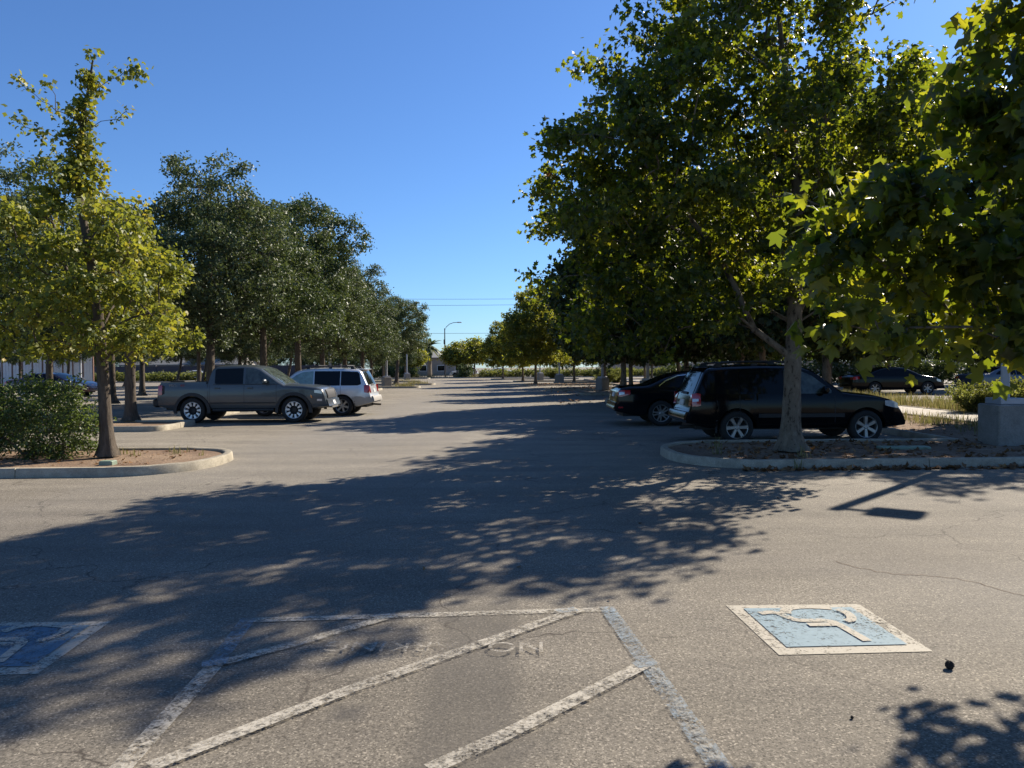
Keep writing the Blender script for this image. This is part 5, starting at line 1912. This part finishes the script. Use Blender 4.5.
# ------------------------------------------------------------------ fence, walls, buildings
t = thing("fence", "tall pale panel fence with rusty posts along the far left of the lot", "fence", (-52, 76, 0))
x0, x1 = -18.0, 9.0
n = 26
for k in range(n):
    xa, xb = x0 + (x1 - x0) * k / n, x0 + (x1 - x0) * (k + 1) / n
    b = MB()
    m_ = 6
    for j in range(m_):
        wa = xa + .06 + (xb - xa - .12) * j / m_
        wb = wa + (xb - xa - .12) / m_
        dz = .03 if j % 2 else 0
        b.box(wa + .003, wb - .003, -.02 - dz, .02 - dz, .08, 3.0)
    b.build("panel", M['fence_white'], t)
for k in range(n + 1):
    xa = x0 + (x1 - x0) * k / n
    b = MB()
    b.box(xa - .055, xa + .055, -.08, .06, 0, 3.1, .01)
    b.build("post", M['fence_post'], t)
b = MB()
b.box(x0, x1, .065, .11, 3.0, 3.12)
b.build("top_rail", M['fence_post'], t)

o = MB()
o.box(-78, -26, 112, 112.3, 0, 2.15)
for k in range(14):
    xx = -78 + 4 * k
    o.box(xx - .12, xx + .12, 111.9, 112.4, 0, 2.3)
o = o.build("wall", M['dark_wall'])
tag(o, "long dark boundary wall with piers behind the yellow-green hedge", "wall")
o = MB()
o.box(16, 120, 128, 128.3, 0, 2.2)
for k in range(24):
    xx = 16 + 4.5 * k
    o.box(xx - .15, xx + .15, 127.9, 128.4, 0, 2.35)
o = o.build("wall", M['pale_wall'])
tag(o, "long sunlit pale boundary wall beyond the plane trees at the right", "wall")


def house(label, x0, x1, y0, y1, hw_, rh, wall, roof, wins):
    t = thing("building", label, "building", ((x0 + x1) / 2, (y0 + y1) / 2, 0))
    a, c = (x1 - x0) / 2, (y1 - y0) / 2
    b = MB()
    V = [(-a, -c, 0), (a, -c, 0), (a, c, 0), (-a, c, 0), (-a, -c, hw_), (a, -c, hw_), (a, c, hw_), (-a, c, hw_), (-a, 0, hw_ + rh), (a, 0, hw_ + rh)]
    b.add(V, [(0, 1, 5, 4), (1, 2, 6, 9, 5), (2, 3, 7, 6), (3, 0, 4, 8, 7)])
    b.build("wall", M[wall], t)
    b = MB()
    e = .5
    for sg in (-1, 1):
        sl_ = rh / c
        V = [(-a - e, sg * (c + e), hw_ - e * sl_ + .05), (a + e, sg * (c + e), hw_ - e * sl_ + .05), (a + e, sg * .002, hw_ + rh + .05), (-a - e, sg * .002, hw_ + rh + .05)]
        V += [(x, y, z + .14) for x, y, z in V]
        b.add(V, [(0, 1, 2, 3), (7, 6, 5, 4), (0, 4, 5, 1), (1, 5, 6, 2), (2, 6, 7, 3), (3, 7, 4, 0)])
    b.build("roof", M[roof], t)
    for k in range(wins):
        xx = -a + (k + .5) * 2 * a / wins
        b = MB()
        for (p, q, r_, s_) in ((-.75, .75, .9, .98), (-.75, .75, 2.02, 2.1), (-.75, -.67, .98, 2.02), (.67, .75, .98, 2.02)):
            b.box(xx + p, xx + q, -c - .06, -c + .02, r_, s_)
        wf = b.build("window", M['white_paint'], t)
        b = MB()
        b.box(xx - .67, xx + .67, -c - .03, -c + .02, .98, 2.02)
        b.build("pane", M['glass'], wf)
    return t


house("low house with a broad grey roof beyond the dark boundary wall", -62, -44, 118, 128, 2.5, 2.6, 'beige_clad', 'roof_grey', 5)
house("low beige building behind the palm at the lane end", -27, -9, 150, 162, 3.6, 1.4, 'stucco', 'roof_grey', 5)
house("grey-roofed shed beyond the pale panel fence at the far left", -98, -74, 112, 124, 3.2, 2.0, 'pale_wall', 'roof_grey', 4)

# ------------------------------------------------------------------ small things on the ground
q = g(949.5, 669)
rng = np.random.default_rng(77)
b = MB()
NV, NH = 16, 10
V = [(0, 0, -.021)]
for i in range(1, NH):
    th = math.pi * i / NH
    for k in range(NV):
        a = 2 * math.pi * k / NV
        r_ = .021 * (1 + .16 * ((i + k) % 2) + rng.normal(0, .05))
        V.append((r_ * math.sin(th) * math.cos(a), r_ * math.sin(th) * math.sin(a), -r_ * math.cos(th)))
V.append((0, 0, .021))
Fc = [(0, 1 + (k + 1) % NV, 1 + k) for k in range(NV)]
for i in range(NH - 2):
    for k in range(NV):
        a, c = 1 + i * NV + k, 1 + i * NV + (k + 1) % NV
        Fc.append((a, c, c + NV, a + NV))
Fc += [(len(V) - 1, 1 + (NH - 2) * NV + k, 1 + (NH - 2) * NV + (k + 1) % NV) for k in range(NV)]
b.add(V, Fc)
b.tube([(0, 0, .015), (-.02, .01, .03)], [.003, .002], 5)
o = b.build("seed_pod", M['pod'])
o.location = (q[0], q[1], .022)
tag(o, "round dark seed pod lying on sunlit asphalt beside the pale blue symbol", "seed pod")
o2_ = o.copy()
COL.objects.link(o2_)
q = g(852, 719)
o2_.location = (q[0], q[1], .008)
o2_.scale = (.32, .32, .32)
tag(o2_, "tiny dark pebble-like seed on the asphalt near the bottom right leaf shadow", "seed pod")

q = g(103, 466, .1)
b = MB()
b.box(-.11, .11, -.09, .09, -.02, .07, .012)
o = b.build("valve_box", M['box_green'])
o.location = (q[0], q[1] + .15, .1)
tag(o, "small pale green valve box in the soil at the foot of the yellowing tree", "valve box")
b = MB()
b.box(-.45, .45, -.12, .12, -.02, .05, .012)
o = b.build("valve_box", M['box_green'])
o.location = (7.2, 13.6, .1)
tag(o, "flat greenish irrigation box lid in the shaded soil before the black car bonnet", "valve box")
